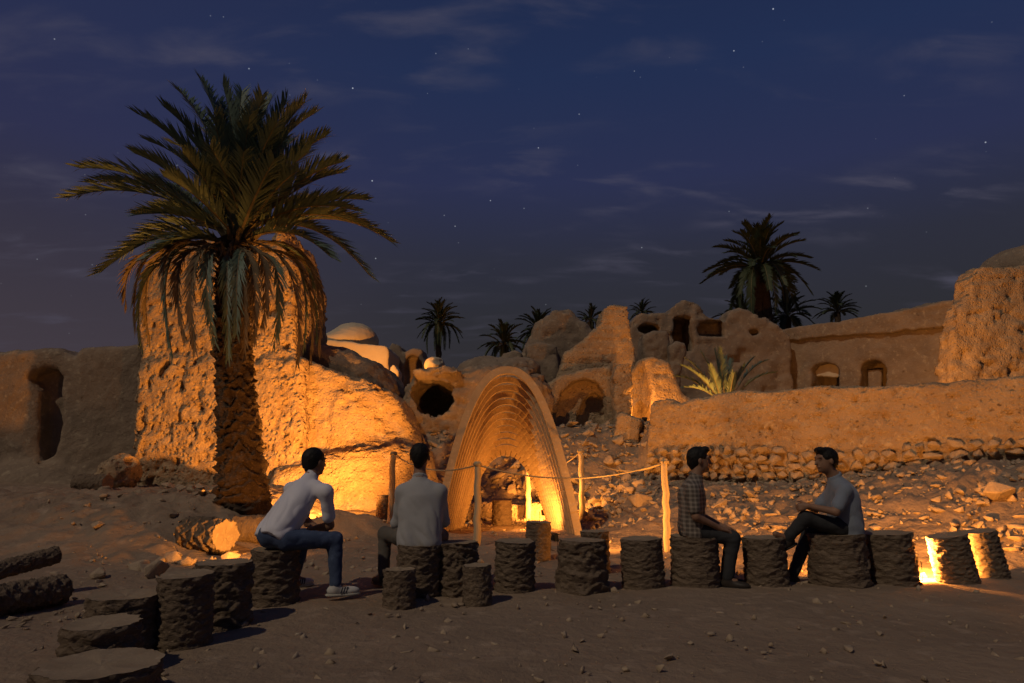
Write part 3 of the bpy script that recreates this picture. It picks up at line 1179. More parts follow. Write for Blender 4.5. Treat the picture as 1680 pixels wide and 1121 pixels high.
# low ledge behind the arch
V = Vol((-1.6, 13.2, -.3), (1.6, 15.0, 1.0), .05)
V.box((-.1, 14.2, .08), (1.1, .45, .28), r=.08)
ruin('mud_ledge', V, MUD, [(1.5, .05, 3, 1), (6, .02, 3, 1)], 'low mud ledge seen through the brick arch', 'ledge')


# ------------------------------------------------------------------ palm stumps
def stump_meshes(r, h, seed, rows, amp=.02, ncol=9, flare=.06, bend=0.0):
    n, nz = 96, max(26, int(h / .010))
    th = np.linspace(0, 2 * np.pi, n, endpoint=False)
    zs = np.linspace(0, h, nz)
    T, Z = np.meshgrid(th, zs, indexing='ij')
    rs = np.random.default_rng(seed)
    off = rs.uniform(0, 50)
    cyl = np.stack([np.cos(T).ravel() * 1.3 + off, np.sin(T).ravel() * 1.3, Z.ravel() * 4], 1)
    wob = fbm(cyl * .9, 2).reshape(T.shape)
    step = h / rows
    ph = Z / step + wob * .8
    row = np.floor(ph)
    fr = ph - row
    a = T / (2 * np.pi) * ncol + row * .5
    ca = np.abs(((a % 1) - .5) * 2)             # 0 at the middle of a leaf base, 1 at its side
    fr2 = (ph + .45 * (1 - ca) ** 1.2) % 1.0
    scale_ = fr2 ** 1.3 * (1.0 - .35 * ca)
    scale_ = np.where(fr2 > .9, scale_ * (1 - (fr2 - .9) / .1), scale_)
    lumps = fbm(cyl * 1.1 + 9, 3).reshape(T.shape)
    fine = fbm(np.stack([cyl[:, 0] * 5, cyl[:, 1] * 5, cyl[:, 2] * 6], 1), 3).reshape(T.shape)
    ridge = np.abs(fbm(np.stack([cyl[:, 0] * 1.6, cyl[:, 1] * 1.6, Z.ravel() * 34 + off], 1), 3)).reshape(T.shape)
    Rr = r * (1 + flare * (1 - Z / h) ** 2 + .06 * lumps) + 1.5 * amp * (scale_ - .6) + amp * .5 * fine - .030 * (ridge - .2) - .004
    topw = .012 * pnoise(np.stack([th * 0 + np.cos(th) * 2 + off, np.sin(th) * 2, th * 0], 1))
    Zo = Z + (Z / h) ** 4 * topw[:, None]
    X, Y_ = Rr * np.cos(T) + bend * (Z / h) ** 2, Rr * np.sin(T)
    v = np.stack([X.ravel(), Y_.ravel(), Zo.ravel()], 1)
    idx = np.arange(n * nz).reshape(n, nz)
    nxt = np.roll(idx, -1, 0)
    f = np.stack([idx[:, :-1].ravel(), nxt[:, :-1].ravel(), nxt[:, 1:].ravel(), idx[:, 1:].ravel()], 1)
    bark = mesh_np('bark', v, f, BARK)
    # cut face
    tv, rings = [], 7
    for k in range(rings):
        q = 1 - k / rings
        rr = Rr[:, -1] * q
        tv.append(np.stack([rr * np.cos(th) + bend, rr * np.sin(th), Zo[:, -1] + .0015 - .012 * (1 - q) ** .5 + .003 * (k > 0) * pnoise(np.stack([rr * np.cos(th) * 9 + off, rr * np.sin(th) * 9, th * 0], 1))], 1))
    tv = np.concatenate(tv + [np.array([[bend, 0, h - .012]])])
    tf = []
    for k in range(rings - 1):
        for i in range(n):
            j = (i + 1) % n
            tf.append((k * n + i, k * n + j, (k + 1) * n + j, (k + 1) * n + i))
    c_ = len(tv) - 1
    for i in range(n):
        tf.append(((rings - 1) * n + i, (rings - 1) * n + (i + 1) % n, c_))
    cut = mesh_np('cut_top', tv, tf, CUT)
    return bark, cut


def stump(u, Y, r, h, label, seed, rows=6, amp=.02, ncol=9, tilt=(0, 0), flare=.05, v=930, bend=0.0):
    x = P(u, v, Y).x
    t_ = empty('palm_stump', (x, Y, gz(x, Y) - .025), label, 'stump', 'palm trunk stumps used as seats')
    b_, c_ = stump_meshes(r * 1.03, h + .025, seed, rows, amp, ncol, flare, bend)
    link('bark', b_, t_)
    link('cut_top', c_, t_)
    rz = random.Random(seed * 13)
    t_.rotation_euler = (tilt[0] + rz.uniform(-.03, .03), tilt[1] + rz.uniform(-.03, .03), 0)
    return t_


S = stump
S(165, 3.62, .285, .24, 'broad low palm stump with wide flat top at the end of the row', 1, 3, .022, 11, v=1085)
S(171, 4.30, .215, .28, 'low scaly palm stump behind the broad flat one', 2, 4, .024, 10, v=1014)
S(207, 4.80, .235, .34, 'dark wide stump half hidden beside the tall narrow stump', 3, 4, .024, 10, v=975)
S(306, 4.90, .178, .46, 'tall narrow stump with fine scales and sharp rim', 4, 9, .013, 12, v=1000, flare=.02)
S(365, 5.50, .215, .45, 'bulging stump between the tall narrow one and the white shirted person', 5, 4, .03, 7, v=980)
S(452, 6.25, .205, .46, 'stump under the person in the white polo shirt', 6, 7, .018, 9, v=950)
S(656, 6.12, .138, .30, 'small short stump behind the person in the grey shirt', 7, 5, .013, 9, v=965)
S(686, 6.60, .205, .46, 'stump under the person in the grey long sleeved shirt', 8, 6, .018, 9)
S(751, 6.68, .20, .46, 'lumpy stump with big scales right of the grey shirted person', 9, 5, .032, 6)
S(783, 6.22, .125, .32, 'smooth small stump leaning on the lumpy stump', 10, 5, .010, 8, v=965)
S(844, 6.80, .190, .46, 'upright dark stump facing the middle of the brick arch', 11, 7, .018, 9)
S(882, 8.75, .155, .46, 'reddish slim stump standing inside the rope in front of the lamp', 12, 11, .008, 12, v=890, flare=.0)
S(955, 6.85, .235, .46, 'thick banded stump with a bulging foot', 13, 4, .034, 6, flare=.12)
S(977, 7.95, .155, .43, 'short stump hidden behind the thick banded stump', 14, 6, .014, 9, v=900)
S(1055, 7.0, .203, .46, 'straight stump with thin even layers beside the seated person in plaid', 15, 9, .012, 10, flare=.03)
S(1140, 7.05, .232, .475, 'stump under the person in the plaid shirt', 16, 8, .014, 9)
S(1257, 7.08, .205, .46, 'stump between the two talking people', 17, 7, .016, 9)
S(1377, 7.1, .275, .50, 'broad tapering stump under the person in the blue grey polo', 18, 4, .020, 7, tilt=(0, -.05), flare=.06)
S(1461, 7.22, .245, .49, 'wavy layered stump hiding the lamp beside the broad tapering stump', 19, 6, .022, 7, tilt=(0, -.02))
S(1570, 7.2, .188, .47, 'leaning stump with its left side glowing in lamp light', 20, 11, .012, 10, tilt=(0, -.17))
S(1624, 7.5, .172, .48, 'leaning stump at the end of the row, half in shadow', 21, 9, .014, 9, tilt=(0, -.16))
S(824, 13.1, .185, .46, 'stump seen through the brick arch beside the ledge', 22, 6, .014, 9, v=830)
S(629, 12.9, .125, .56, 'thin tall stump beside the bright wall and first fence post', 23, 8, .012, 9, v=812)


def log(u, Y, v, L, r, yaw, label, seed, pitch=0.0, rows=5, amp=.02, zoff=0.0):
    x = P(u, v, Y).x
    t_ = empty('palm_log', (x, Y, gz(x, Y) + r * .92 + zoff), label, 'log', 'palm logs lying on the ground')
    b_, c_ = stump_meshes(r, L, seed, rows, amp, 8, .0)
    for me, nm in ((b_, 'bark'), (c_, 'cut_end')):
        o = link(nm, me, t_, (0, 0, 0))
        o.rotation_euler = (0, R(90) - pitch, yaw)
        off = Matrix.Rotation(yaw, 3, 'Z') @ Matrix.Rotation(R(90) - pitch, 3, 'Y') @ Vector((0, 0, -L / 2))
        o.location = off
    e_ = c_.copy()
    o = link('cut_end', e_, t_)
    M_ = Matrix.Rotation(yaw, 4, 'Z') @ Matrix.Rotation(R(90) - pitch, 4, 'Y') @ Matrix.Translation((0, 0, L / 2)) @ Matrix.Rotation(math.pi, 4, 'X')
    o.matrix_local = M_
    return t_


log(340, 9.15, 862, .78, .215, R(-32), 'thick ringed palm log with its cut end glowing orange', 31, rows=5, amp=.035)
log(423, 9.8, 850, .62, .20, R(8), 'plain palm log lying behind the person in the white polo', 32, rows=7, amp=.012)
log(150, 12.9, 808, .62, .17, R(-6), 'short dark palm log below the rough clay lump', 33, rows=4, amp=.012)
log(2, 5.75, 955, 1.05, .13, R(66), 'long ribbed palm log lying beyond the low stumps', 34, rows=13, amp=.022)
log(-14, 6.25, 915, 1.1, .085, R(58), 'thin palm beam propped across the ribbed log', 35, rows=10, amp=.012, pitch=R(10), zoff=.17)


# ------------------------------------------------------------------ palms
def frond_mesh(name, p0, p1, p2, npair, Lmax, width, leafm, seed, rr=.02, dry=False, start=.16, vee=.35, mess=.12):
    """spine is a quadratic curve p0 p1 p2; leaflets in a shallow V along it"""
    rg_ = np.random.default_rng(seed)
    p0, p1, p2 = (np.array(q, float) for q in (p0, p1, p2))

    def B(t):
        t = np.asarray(t)[:, None]
        return (1 - t) ** 2 * p0 + 2 * t * (1 - t) * p1 + t * t * p2

    def dB(t):
        t = np.asarray(t)[:, None]
        q = 2 * (1 - t) * (p1 - p0) + 2 * t * (p2 - p1)
        return q / np.maximum(np.linalg.norm(q, axis=1, keepdims=True), 1e-9)
    verts, faces, mi = [], [], []
    n = 14
    ts = np.linspace(0, 1, n)
    c, d = B(ts), dB(ts)
    up_ = np.array([0, 0, 1.0])
    side0 = np.cross(p2 - p0 + 1e-6, up_)
    if np.linalg.norm(side0) < .15 * np.linalg.norm(p2 - p0):
        ang = rg_.uniform(0, 6.28)
        side0 = np.array([math.cos(ang), math.sin(ang), 0])
    side0 /= np.linalg.norm(side0)
    for i in range(n):
        s_ = side0 - d[i] * (side0 @ d[i])
        s_ /= np.linalg.norm(s_)
        nn = np.cross(s_, d[i])
        r_ = rr * (1 - .85 * ts[i]) * (1.8 if i == 0 else 1)
        for a_ in (0, 2.09, 4.19):
            verts.append(c[i] + s_ * r_ * math.cos(a_) * 1.3 + nn * r_ * math.sin(a_))
    for i in range(n - 1):
        for k in range(3):
            faces.append((i * 3 + k, i * 3 + (k + 1) % 3, i * 3 + 3 + (k + 1) % 3, i * 3 + 3 + k))
            mi.append(1)
    tl = np.linspace(start, .995, npair)
    c, d = B(tl), dB(tl)
    for i in range(npair):
        t_ = tl[i]
        prof = (math.sin(min(1, (t_ - start) / .35 + .25) * math.pi / 2)) * (1 - .55 * max(0, (t_ - .45) / .55) ** 1.3)
        s_ = side0 - d[i] * (side0 @ d[i])
        s_ /= np.linalg.norm(s_)
        nn = np.cross(s_, d[i])
        if nn[2] < 0 and abs(d[i][2]) < .9:
            nn = -nn
        for sg in (-1, 1):
            if rg_.random() < (.25 if dry else .04):
                continue
            L = Lmax * prof * rg_.uniform(.82, 1.1)
            fw = .75 + .5 * t_
            di = s_ * sg * (.36 if dry else .74) + d[i] * fw + nn * (vee * rg_.uniform(.4, 1.4)) * (.3 if dry else 1)
            di = di + rg_.normal(size=3) * mess
            di /= np.linalg.norm(di)
            wv = np.cross(di, nn)
            wv /= max(np.linalg.norm(wv), 1e-6)
            wv = wv * math.cos(.5) + nn * math.sin(.5) * sg
            m_ = c[i] + di * L * .45
            tip = c[i] + di * L + np.array([0, 0, -1]) * L * (.22 if dry else .07)
            b0 = len(verts)
            w_ = width * rg_.uniform(.8, 1.15)
            verts += [c[i] - wv * w_ * .35, c[i] + wv * w_ * .35, m_ + wv * w_ * .5, m_ - wv * w_ * .5, tip]
            faces += [(b0, b0 + 1, b0 + 2, b0 + 3), (b0 + 3, b0 + 2, b0 + 4)]
            mi += [0, 0]
    me = bpy.data.meshes.new(name)
    me.from_pydata([tuple(q) for q in verts], [], faces)
    me.materials.append(leafm)
    me.materials.append(LEAF_DRY if dry else STALK)
    me.polygons.foreach_set('material_index', np.array(mi, dtype=np.int32))
    me.update()
    return me


def trunk_mesh(name, pts, radii, m, rows_per_m=5.5, ncol=9, amp=.045, nseg=48, dz=.022):
    """scaly palm trunk along a bent line"""
    pts = np.array([list(p) for p in pts], float)
    seg = np.linalg.norm(np.diff(pts, axis=0), axis=1)
    L = np.concatenate([[0], np.cumsum(seg)])
    nz = int(L[-1] / dz)
    s = np.linspace(0, L[-1], nz)
    C = np.stack([np.interp(s, L, pts[:, k]) for k in range(3)], 1)
    rad = np.interp(s, L, radii)
    th = np.linspace(0, 2 * np.pi, nseg, endpoint=False)
    T, Sg = np.meshgrid(th, s, indexing='ij')
    cyl = np.stack([np.cos(T).ravel() * 1.2, np.sin(T).ravel() * 1.2, Sg.ravel() * 2.5], 1)
    wob = fbm(cyl, 2).reshape(T.shape)
    ph = Sg * rows_per_m + wob * 1.3
    row = np.floor(ph)
    a = T / (2 * np.pi) * ncol + row * .5
    ca = np.abs(((a % 1) - .5) * 2)
    fr = (ph + .5 * (1 - ca)) % 1
    sc_ = fr ** 1.4 * (1 - .5 * ca)
    sc_ = np.where(fr > .88, sc_ * (1 - (fr - .88) / .12), sc_)
    hsh = np.sin((np.floor(a) * 12.9898 + row * 78.233)) * 43758.5453
    hsh = hsh - np.floor(hsh)
    Rr = rad[None, :] + amp * (sc_ - .4) * (.2 + 1.5 * hsh) + amp * .5 * fbm(cyl * 4.5, 3).reshape(T.shape)
    X = C[None, :, 0] + Rr * np.cos(T)
    Y_ = C[None, :, 1] + Rr * np.sin(T)
    Z = C[None, :, 2] + T * 0
    v = np.stack([X.ravel(), Y_.ravel(), Z.ravel()], 1)
    idx = np.arange(nseg * nz).reshape(nseg, nz)
    nx_ = np.roll(idx, -1, 0)
    f = np.stack([idx[:, :-1].ravel(), nx_[:, :-1].ravel(), nx_[:, 1:].ravel(), idx[:, 1:].ravel()], 1)
    return mesh_np(name, v, f, m)


PY = 11.0
pb = P(402, 815, PY)
pb.z = gz(pb.x, pb.y) - .1
palm = empty('date_palm', pb, 'big shaggy date palm with drooping dry fronds in front of the tower', 'palm tree')
crown = P(388, 392, PY)
tr = [pb, P(397, 770, PY), P(388, 650, PY), P(382, 540, PY), P(386, 450, PY), crown]
tr = [Vector(q) - pb for q in tr]
link('trunk', trunk_mesh('trunk', tr, [.43, .36, .30, .28, .27, .22], TRUNK, rows_per_m=5.5, ncol=8, amp=.13, nseg=120, dz=.015), palm)
rg = random.Random(21)
# living fronds: (tip u, tip v, depth offset, lift)
tips = [(330, 132, .2, .16), (290, 146, .5, .12), (366, 140, -.3, .10), (397, 150, .3, .08), (430, 158, -.4, .08), (446, 160, .5, .10),
        (470, 166, .0, .12), (500, 168, -.2, .14), (516, 186, .4, .14), (534, 224, -.3, .18), (224, 186, .2, .14), (250, 200, -.5, .14), (222, 252, -.4, .16),
        (244, 232, .5, .16), (270, 176, -.6, .12), (310, 170, .7, .10), (350, 190, -.9, .08), (410, 190, -1.0, .06), (455, 200, -.9, .1), (380, 175, .8, .08),
        (132, 276, -.2, .20), (112, 324, .3, .22), (150, 300, .7, .2), (228, 352, -.7, .2), (226, 300, .9, .2), (562, 266, -.2, .2), (560, 284, .4, .2), (598, 328, .1, .22), (586, 346, -.6, .2),
        (640, 396, .3, .28), (604, 450, -.4, .34), (596, 372, .7, .24), (166, 446, -.5, .36), (200, 420, .5, .34), (540, 420, -.9, .28), (248, 420, -1.0, .3),
        (300, 250, -1.3, .1), (345, 240, -1.5, .1), (400, 250, -1.5, .1), (450, 262, -1.4, .1), (490, 280, -1.2, .14), (270, 290, -1.3, .14),
        (330, 210, 1.3, .1), (420, 205, 1.4, .1), (480, 230, 1.2, .12), (280, 235, 1.2, .12), (520, 330, 1.1, .16), (260, 340, 1.0, .18),
        (505, 250, -.6, .14), (470, 225, -.5, .1), (310, 225, -.5, .1), (360, 165, .1, .06), (415, 170, .6, .07), (340, 270, -.9, .05), (425, 280, -.9, .05)]
for i, (u, v, dy, lift) in enumerate(tips):
    tip = P(u, v, PY + dy) - pb
    c0 = crown - pb + Vector((rg.uniform(-.14, .14), rg.uniform(-.14, .14), rg.uniform(-.25, .12)))
    d_ = tip - c0
    ctl = c0 + d_ * .52 + Vector((0, 0, d_.length * lift * 1.15))
    if d_.z > abs(d_.x) * 1.1:
        ctl -= Vector((d_.x, d_.y, 0)) * .22
    link('frond', frond_mesh('frond', c0, ctl, tip, 84, .56, .034, LEAF, 500 + i, rr=.026, mess=.11), palm)
# drooping, drier fronds
droop = [(234, 574, -.3, 196, 430), (246, 560, .2, 210, 398), (208, 505, -.1, 184, 420), (284, 586, -.7, 236, 392), (304, 556, -.9, 256, 398), (320, 574, -1.1, 290, 410),
         (352, 562, -1.0, 318, 418), (268, 470, -1.0, 262, 390), (508, 592, -.3, 532, 418), (498, 566, .2, 522, 396), (486, 604, -.8, 512, 418), (530, 526, .3, 536, 420),
         (450, 566, -.8, 480, 428), (432, 532, -1.0, 452, 420), (400, 580, -.9, 406, 430), (374, 585, -1.0, 370, 430), (416, 556, -1.0, 428, 428),
         (240, 545, .8, 216, 396), (518, 556, .8, 526, 396), (222, 540, -.6, 204, 376), (522, 575, -.6, 540, 388), (388, 545, -1.15, 386, 420)]
for i, (u, v, dy, cu, cv) in enumerate(droop):
    tip = P(u, v, PY + dy) - pb
    c0 = crown - pb + Vector((rg.uniform(-.2, .2), rg.uniform(-.2, .2) - .05, rg.uniform(-.4, -.1)))
    ctl = P(cu, cv - 40, PY + dy * .95) - pb
    link('dry_frond', frond_mesh('dry_frond', c0, ctl, tip, 70, .36, .026, LEAF_DRY if i % 3 else LEAF, 700 + i, rr=.022, dry=True, mess=.10, start=.22), palm)
# cut stalk stubs under the crown
for i in range(46):
    a_ = i * 2.399
    zz_ = -.05 - i * .022
    b_ = crown - pb + Vector((math.cos(a_) * .26, math.sin(a_) * .26, zz_))
    L_ = rg.uniform(.14, .34)
    e_ = b_ + Vector((math.cos(a_) * L_ * .8, math.sin(a_) * L_ * .8, L_ * rg.uniform(.4, .9)))
    s_ = Vector((-math.sin(a_), math.cos(a_), 0)) * .035
    n_ = Vector((math.cos(a_) * -.5, math.sin(a_) * -.5, .8)) * .018
    q = [b_ - s_ * 1.4 - n_, b_ + s_ * 1.4 - n_, b_ + n_, e_ - s_ * .5 - n_ * .5, e_ + s_ * .5 - n_ * .5, e_ + n_ * .5]
    me = mesh_np('leaf_base', [list(k) for k in q], [(0, 1, 2), (3, 5, 4), (0, 3, 4, 1), (1, 4, 5, 2), (2, 5, 3, 0)], LEAF_DRY, smooth=False)
    link('leaf_base', me, palm)
# drifting fibre skirt hangs as thin dry leaflets
vv, ff = [], []
for i in range(120):
    a_ = rg.uniform(0, 6.28)
    b_ = crown - pb + Vector((math.cos(a_) * .3, math.sin(a_) * .3, -.1 - rg.random() * .9))
    L_ = rg.uniform(.15, .5)
    o_ = rg.uniform(.02, .25)
    m_ = b_ + Vector((math.cos(a_) * o_, math.sin(a_) * o_, -L_ * .35))
    e_ = m_ + Vector((rg.uniform(-.06, .06), rg.uniform(-.06, .06), -L_ * .65))
    s_ = Vector((-math.sin(a_), math.cos(a_), 0)) * .012
    k = len(vv)
    vv += [list(b_ - s_), list(b_ + s_), list(m_ + s_), list(m_ - s_), list(e_)]
    ff += [(k, k + 1, k + 2, k + 3), (k + 3, k + 2, k + 4)]
o = link('hanging_fibre', mesh_np('hanging_fibre', vv, ff, LEAF_DRY, smooth=False), palm)
o['kind'] = 'stuff'

# far palms share a set of frond shapes
PROTO = []
for k, (e0, L_) in enumerate([(80, 1.0), (66, 1.0), (50, 1.02), (33, 1.02), (15, 1.0), (-5, .95), (-30, .9), (-58, .8)]):
    e1 = R(e0)
    tip = Vector((math.cos(e1) * .93, 0, math.sin(e1) * .93 - .14))
    ctl = Vector((math.cos(e1 + .25) * .55, 0, math.sin(e1 + .25) * .55))
    if e0 < 0:
        ctl = Vector((.5, 0, .12))
    PROTO.append(frond_mesh('frond', (0, 0, 0), ctl, tip, 34, .22, .028, LEAF_FAR, 900 + k, rr=.012, mess=.08, start=.14, vee=.3))


def far_palm(u, v, Y, rad, trunk_v, trunk_r, label, seed, n=44, trunks=((0, 0),), droopy=True):
    c_ = P(u, v, Y)
    x = P(u, trunk_v, Y).x
    g_ = gz(x, Y) - .1
    t_ = empty('date_palm', (x, Y, g_), label, 'palm tree', 'palms behind the ruins')
    for k, (ox, oz) in enumerate(trunks):
        me = trunk_mesh('trunk', [(ox * 1.3, 0, 0), (ox, 0, (c_.z - g_) * .5), (ox * .2, 0, c_.z - g_ + oz)], [trunk_r * 1.1, trunk_r, trunk_r * .8], TRUNK, 4, 8, .05, 18, .12)
        link('trunk', me, t_)
    r2 = random.Random(seed)
    for i in range(n):
        f_ = i / n
        k = min(7, int(f_ * (8 if droopy else 6)))
        o_ = link('frond', PROTO[k], t_, (0, 0, c_.z - g_ + r2.uniform(-.1, .15)))
        s_ = rad * r2.uniform(.86, 1.12)
        o_.scale = (s_, s_, s_)
        o_.rotation_euler = (0, r2.uniform(-.12, .12), i * 2.39996 + r2.uniform(-.25, .25))
    return t_


far_palm(1253, 440, 33, 2.75, 530, .30, 'twin trunked date palm rising above the collapsed rooms', 1, 58, trunks=((-.42, 0), (.3, 0)))
far_palm(719, 532, 34, 1.36, 600, .16, 'round crowned date palm standing alone above the vault', 2, 50)
far_palm(826, 566, 36, 1.5, 640, .2, 'bushy palm crown beside the lone round palm', 3, 40)
far_palm(884, 545, 40, 1.7, 640, .2, 'palm crown half hidden by the broken dome', 4, 36)
far_palm(972, 528, 38, 1.1, 640, .2, 'palm tuft between the broken dome and the brick stub', 5, 32)
far_palm(1058, 515, 40, 1.0, 640, .2, 'low palm tuft above the gaping doorway ruin', 6, 32)
far_palm(1300, 520, 36, 1.8, 640, .22, 'dark leaning palm at the foot of the twin trunked palm', 7, 34)
far_palm(1384, 512, 37, 1.35, 640, .2, 'small spiky palm beyond the long house parapet', 8, 36, droopy=False)
far_palm(1225, 520, 38, 1.7, 640, .22, 'palm crown behind the twin trunked palm, half hidden', 9, 30)

# young palm shoot behind the garden wall
sb_ = P(1190, 640, 16.4)
sb_.z -= .5
shoot = empty('palm_shoot', sb_, 'young leafy palm shoot glowing yellow above the garden wall', 'palm')
for i, (u, v, dy, l_) in enumerate([(1180, 572, -.2, .08), (1172, 574, 0, .05), (1150, 578, .2, .1), (1118, 600, -.2, .16), (1108, 618, .1, .2), (1126, 590, .3, .16), (1200, 590, .3, .08), (1236, 588, 0, .14), (1258, 592, .3, .2), (1222, 600, -.3, .14),
                                  (1140, 612, -.4, .12), (1165, 600, -.5, .05), (1205, 612, -.5, .06), (1270, 612, .1, .2), (1122, 636, -.3, .2), (1190, 585, .4, .02)]):
    tip = P(u, v, 16.4 + dy) - sb_
    c0 = Vector((rg.uniform(-.06, .06), rg.uniform(-.06, .06), 0))
    link('frond', frond_mesh('frond', c0, c0 + (tip - c0) * .5 + Vector((0, 0, tip.length * l_ * 1.4)), tip, 40, .26, .022, LEAF, 1500 + i, rr=.014, mess=.12, start=.3), shoot)
V = Vol((-.3, -.3, -1.2), (.3, .3, .25), .03)
V.cone((0, 0, -1.1), (0, 0, .05), .16, .09, k=.02)
v_, f_ = V.mesh()
link('trunk', mesh_np('trunk', rough(v_, f_, [(6, .05, 3, 2)]), f_, TRUNK), shoot)


# ------------------------------------------------------------------ rope fence
def tube(name, pts, radii, m, n=10, caps=True):
    pts = [Vector(p) for p in pts]
    vs, fs = [], []
    for i, p in enumerate(pts):
        d_ = (pts[min(i + 1, len(pts) - 1)] - pts[max(i - 1, 0)]).normalized()
        a_ = d_.orthogonal().normalized() if abs(d_.z) < .9 else Vector((1, 0, 0))
        a_ = (a_ - d_ * a_.dot(d_)).normalized()
        b_ = d_.cross(a_)
        r_ = radii[i] if hasattr(radii, '__len__') else radii
        for k in range(n):
            an = 2 * math.pi * k / n
            vs.append(list(p + a_ * math.cos(an) * r_ + b_ * math.sin(an) * r_))
    for i in range(len(pts) - 1):
        for k in range(n):
            fs.append((i * n + k, i * n + (k + 1) % n, i * n + n + (k + 1) % n, i * n + n + k))
    if caps:
        fs.append(tuple(range(n))[::-1])
        fs.append(tuple(range((len(pts) - 1) * n, len(pts) * n)))
    return mesh_np(name, vs, fs, m)


POSTS = {}
for key, u, vb, vt, Y, r_, lb in (('a', 645, 840, 741, 12.6, .058, 'wooden fence post beside the thin tall stump'),
                                  ('b', 784, 890, 757, 9.9, .052, 'wooden fence post in front of the brick arch'),
                                  ('c', 866, 832, 768, 13.6, .058, 'wooden fence post seen through the brick arch'),
                                  ('d', 953, 815, 737, 13.2, .055, 'wooden fence post behind the right foot of the arch'),
                                  ('e', 1090, 895, 753, 9.5, .048, 'wooden fence post beside the person in plaid')):
    top = P(u, vt, Y)
    bx, by = P(u + (u - 840) * .02, vb, Y).x, Y
    g_ = gz(bx, by) - .06
    t_ = empty('fence_post', (bx, by, g_), lb, 'post', 'wooden posts of the rope fence')
    hgt = top.z - g_
    rr2 = random.Random(hash(key) % 7 + ord(key))
    pp = [Vector((rr2.uniform(-.012, .012) + (top.x - bx) * q, rr2.uniform(-.01, .01), hgt * q)) for q in np.linspace(0, 1, 12)]
    link('pole', tube('pole', pp, [r_ * (1.06 - .2 * q + rr2.uniform(-.03, .03)) for q in np.linspace(0, 1, 12)], POST, 14), t_)
    # rope lashing
    lz = hgt - .06
    lash = []
    for q in range(40):
        an = q / 40 * 2 * math.pi * 2.5
        lash.append(Vector((pp[-1].x + math.cos(an) * r_ * 1.02, pp[-1].y + math.sin(an) * r_ * 1.02, lz + q / 40 * .035)))
    link('lashing', tube('lashing', lash, .011, ROPE, 6), t_)
    POSTS[key] = Vector((bx, by, g_)) + pp[-1] + Vector((0, 0, -.05))
for a_, b_, sag, lb in (('a', 'b', .17, 'rope sagging between the posts left of the brick arch'),
                        ('b', 'e', .20, 'long rope hanging across the front of the brick arch'),
                        ('d', 'e', .22, 'rope sagging between the posts right of the brick arch'),
                        ('c', 'd', .14, 'rope strung behind the brick arch')):
    A2, B2 = POSTS[a_], POSTS[b_]
    pp = []
    for q in np.linspace(0, 1, 40):
        p_ = A2.lerp(B2, q)
        p_.z -= sag * 4 * q * (1 - q)
        pp.append(p_)
    o = link('rope', tube('rope', [p_ - A2 for p_ in pp], .011, ROPE, 6), None, A2)
    tag(o, lb, 'rope', 'ropes of the fence')


# ------------------------------------------------------------------ rubble
def scatter(n, fn, smin, smax, label, group, seed, sink=.3, power=2.2, meshes=ROCKS):
    r2 = random.Random(seed)
    for i in range(n):
        x, y = fn(r2)
        s_ = smin + (smax - smin) * r2.random() ** power
        o_ = link('rubble_stone', r2.choice(meshes), None, (x, y, gz(x, y) + s_ * (.6 - sink)))
        o_.scale = (s_ * r2.uniform(.8, 1.3), s_ * r2.uniform(.8, 1.1), s_ * r2.uniform(.7, 1.0))
        o_.rotation_euler = (r2.uniform(-.6, .6), r2.uniform(-.6, .6), r2.uniform(0, 6.28))
        rel = (s_ - smin) / (smax - smin)
        look = 'large ' if rel > .55 else ('medium ' if rel > .16 else 'small ')
        if o_.scale.z < .82 * s_:
            look += 'flat '
        elif o_.scale.x > 1.1 * s_:
            look += 'long '
        tag(o_, look + label, 'stone', group)


def uv_region(u0, u1, y0, y1):
    return lambda r2: (lambda y: (P(r2.uniform(u0, u1), 800, y).x, y))(r2.uniform(y0, y1))


scatter(70, uv_region(655, 760, 13.2, 16.6), .05, .19, 'loose rubble stone on the slope under the black hole', 'rubble under the hole', 1)
scatter(60, uv_region(770, 915, 14.8, 17.0), .08, .22, 'loose rubble stone on the heap seen through the arch', 'rubble behind the arch', 2)
scatter(90, uv_region(920, 1075, 12.8, 17.4), .08, .27, 'loose rubble stone on the bank below the painted niche', 'rubble below the niche', 3)
scatter(26, uv_region(262, 350, 11.6, 13.6), .06, .17, 'lit rubble stone heaped beside the palm trunk', 'rubble beside the palm', 4, power=1.3)
scatter(22, lambda r2: (P(r2.uniform(205, 400), 890, 8.0).x, r2.uniform(7.2, 8.6)), .05, .16, 'lit broken brick lying in front of the ringed log', 'bricks before the log', 5, power=1.3)
scatter(14, uv_region(120, 330, 9.2, 12.5), .05, .16, 'dark stone lying on the ground left of the palm', 'stones left of the palm', 6)
scatter(10, lambda r2: (r2.uniform(-4.0, -3.2), r2.uniform(5.2, 5.9)), .03, .07, 'stone beside the long ribbed log', 'stones by the ribbed log', 7)


def bank(r2):
    s_ = r2.uniform(-.3, 7)
    d_ = .25 + 2.6 * r2.random() ** 1.5
    return (GA.x + GU.x * s_ - .634 * d_, GA.y + GU.y * s_ - .772 * d_)


scatter(90, bank, .045, .17, 'loose stone on the earth bank below the garden wall', 'stones below the garden wall', 8)
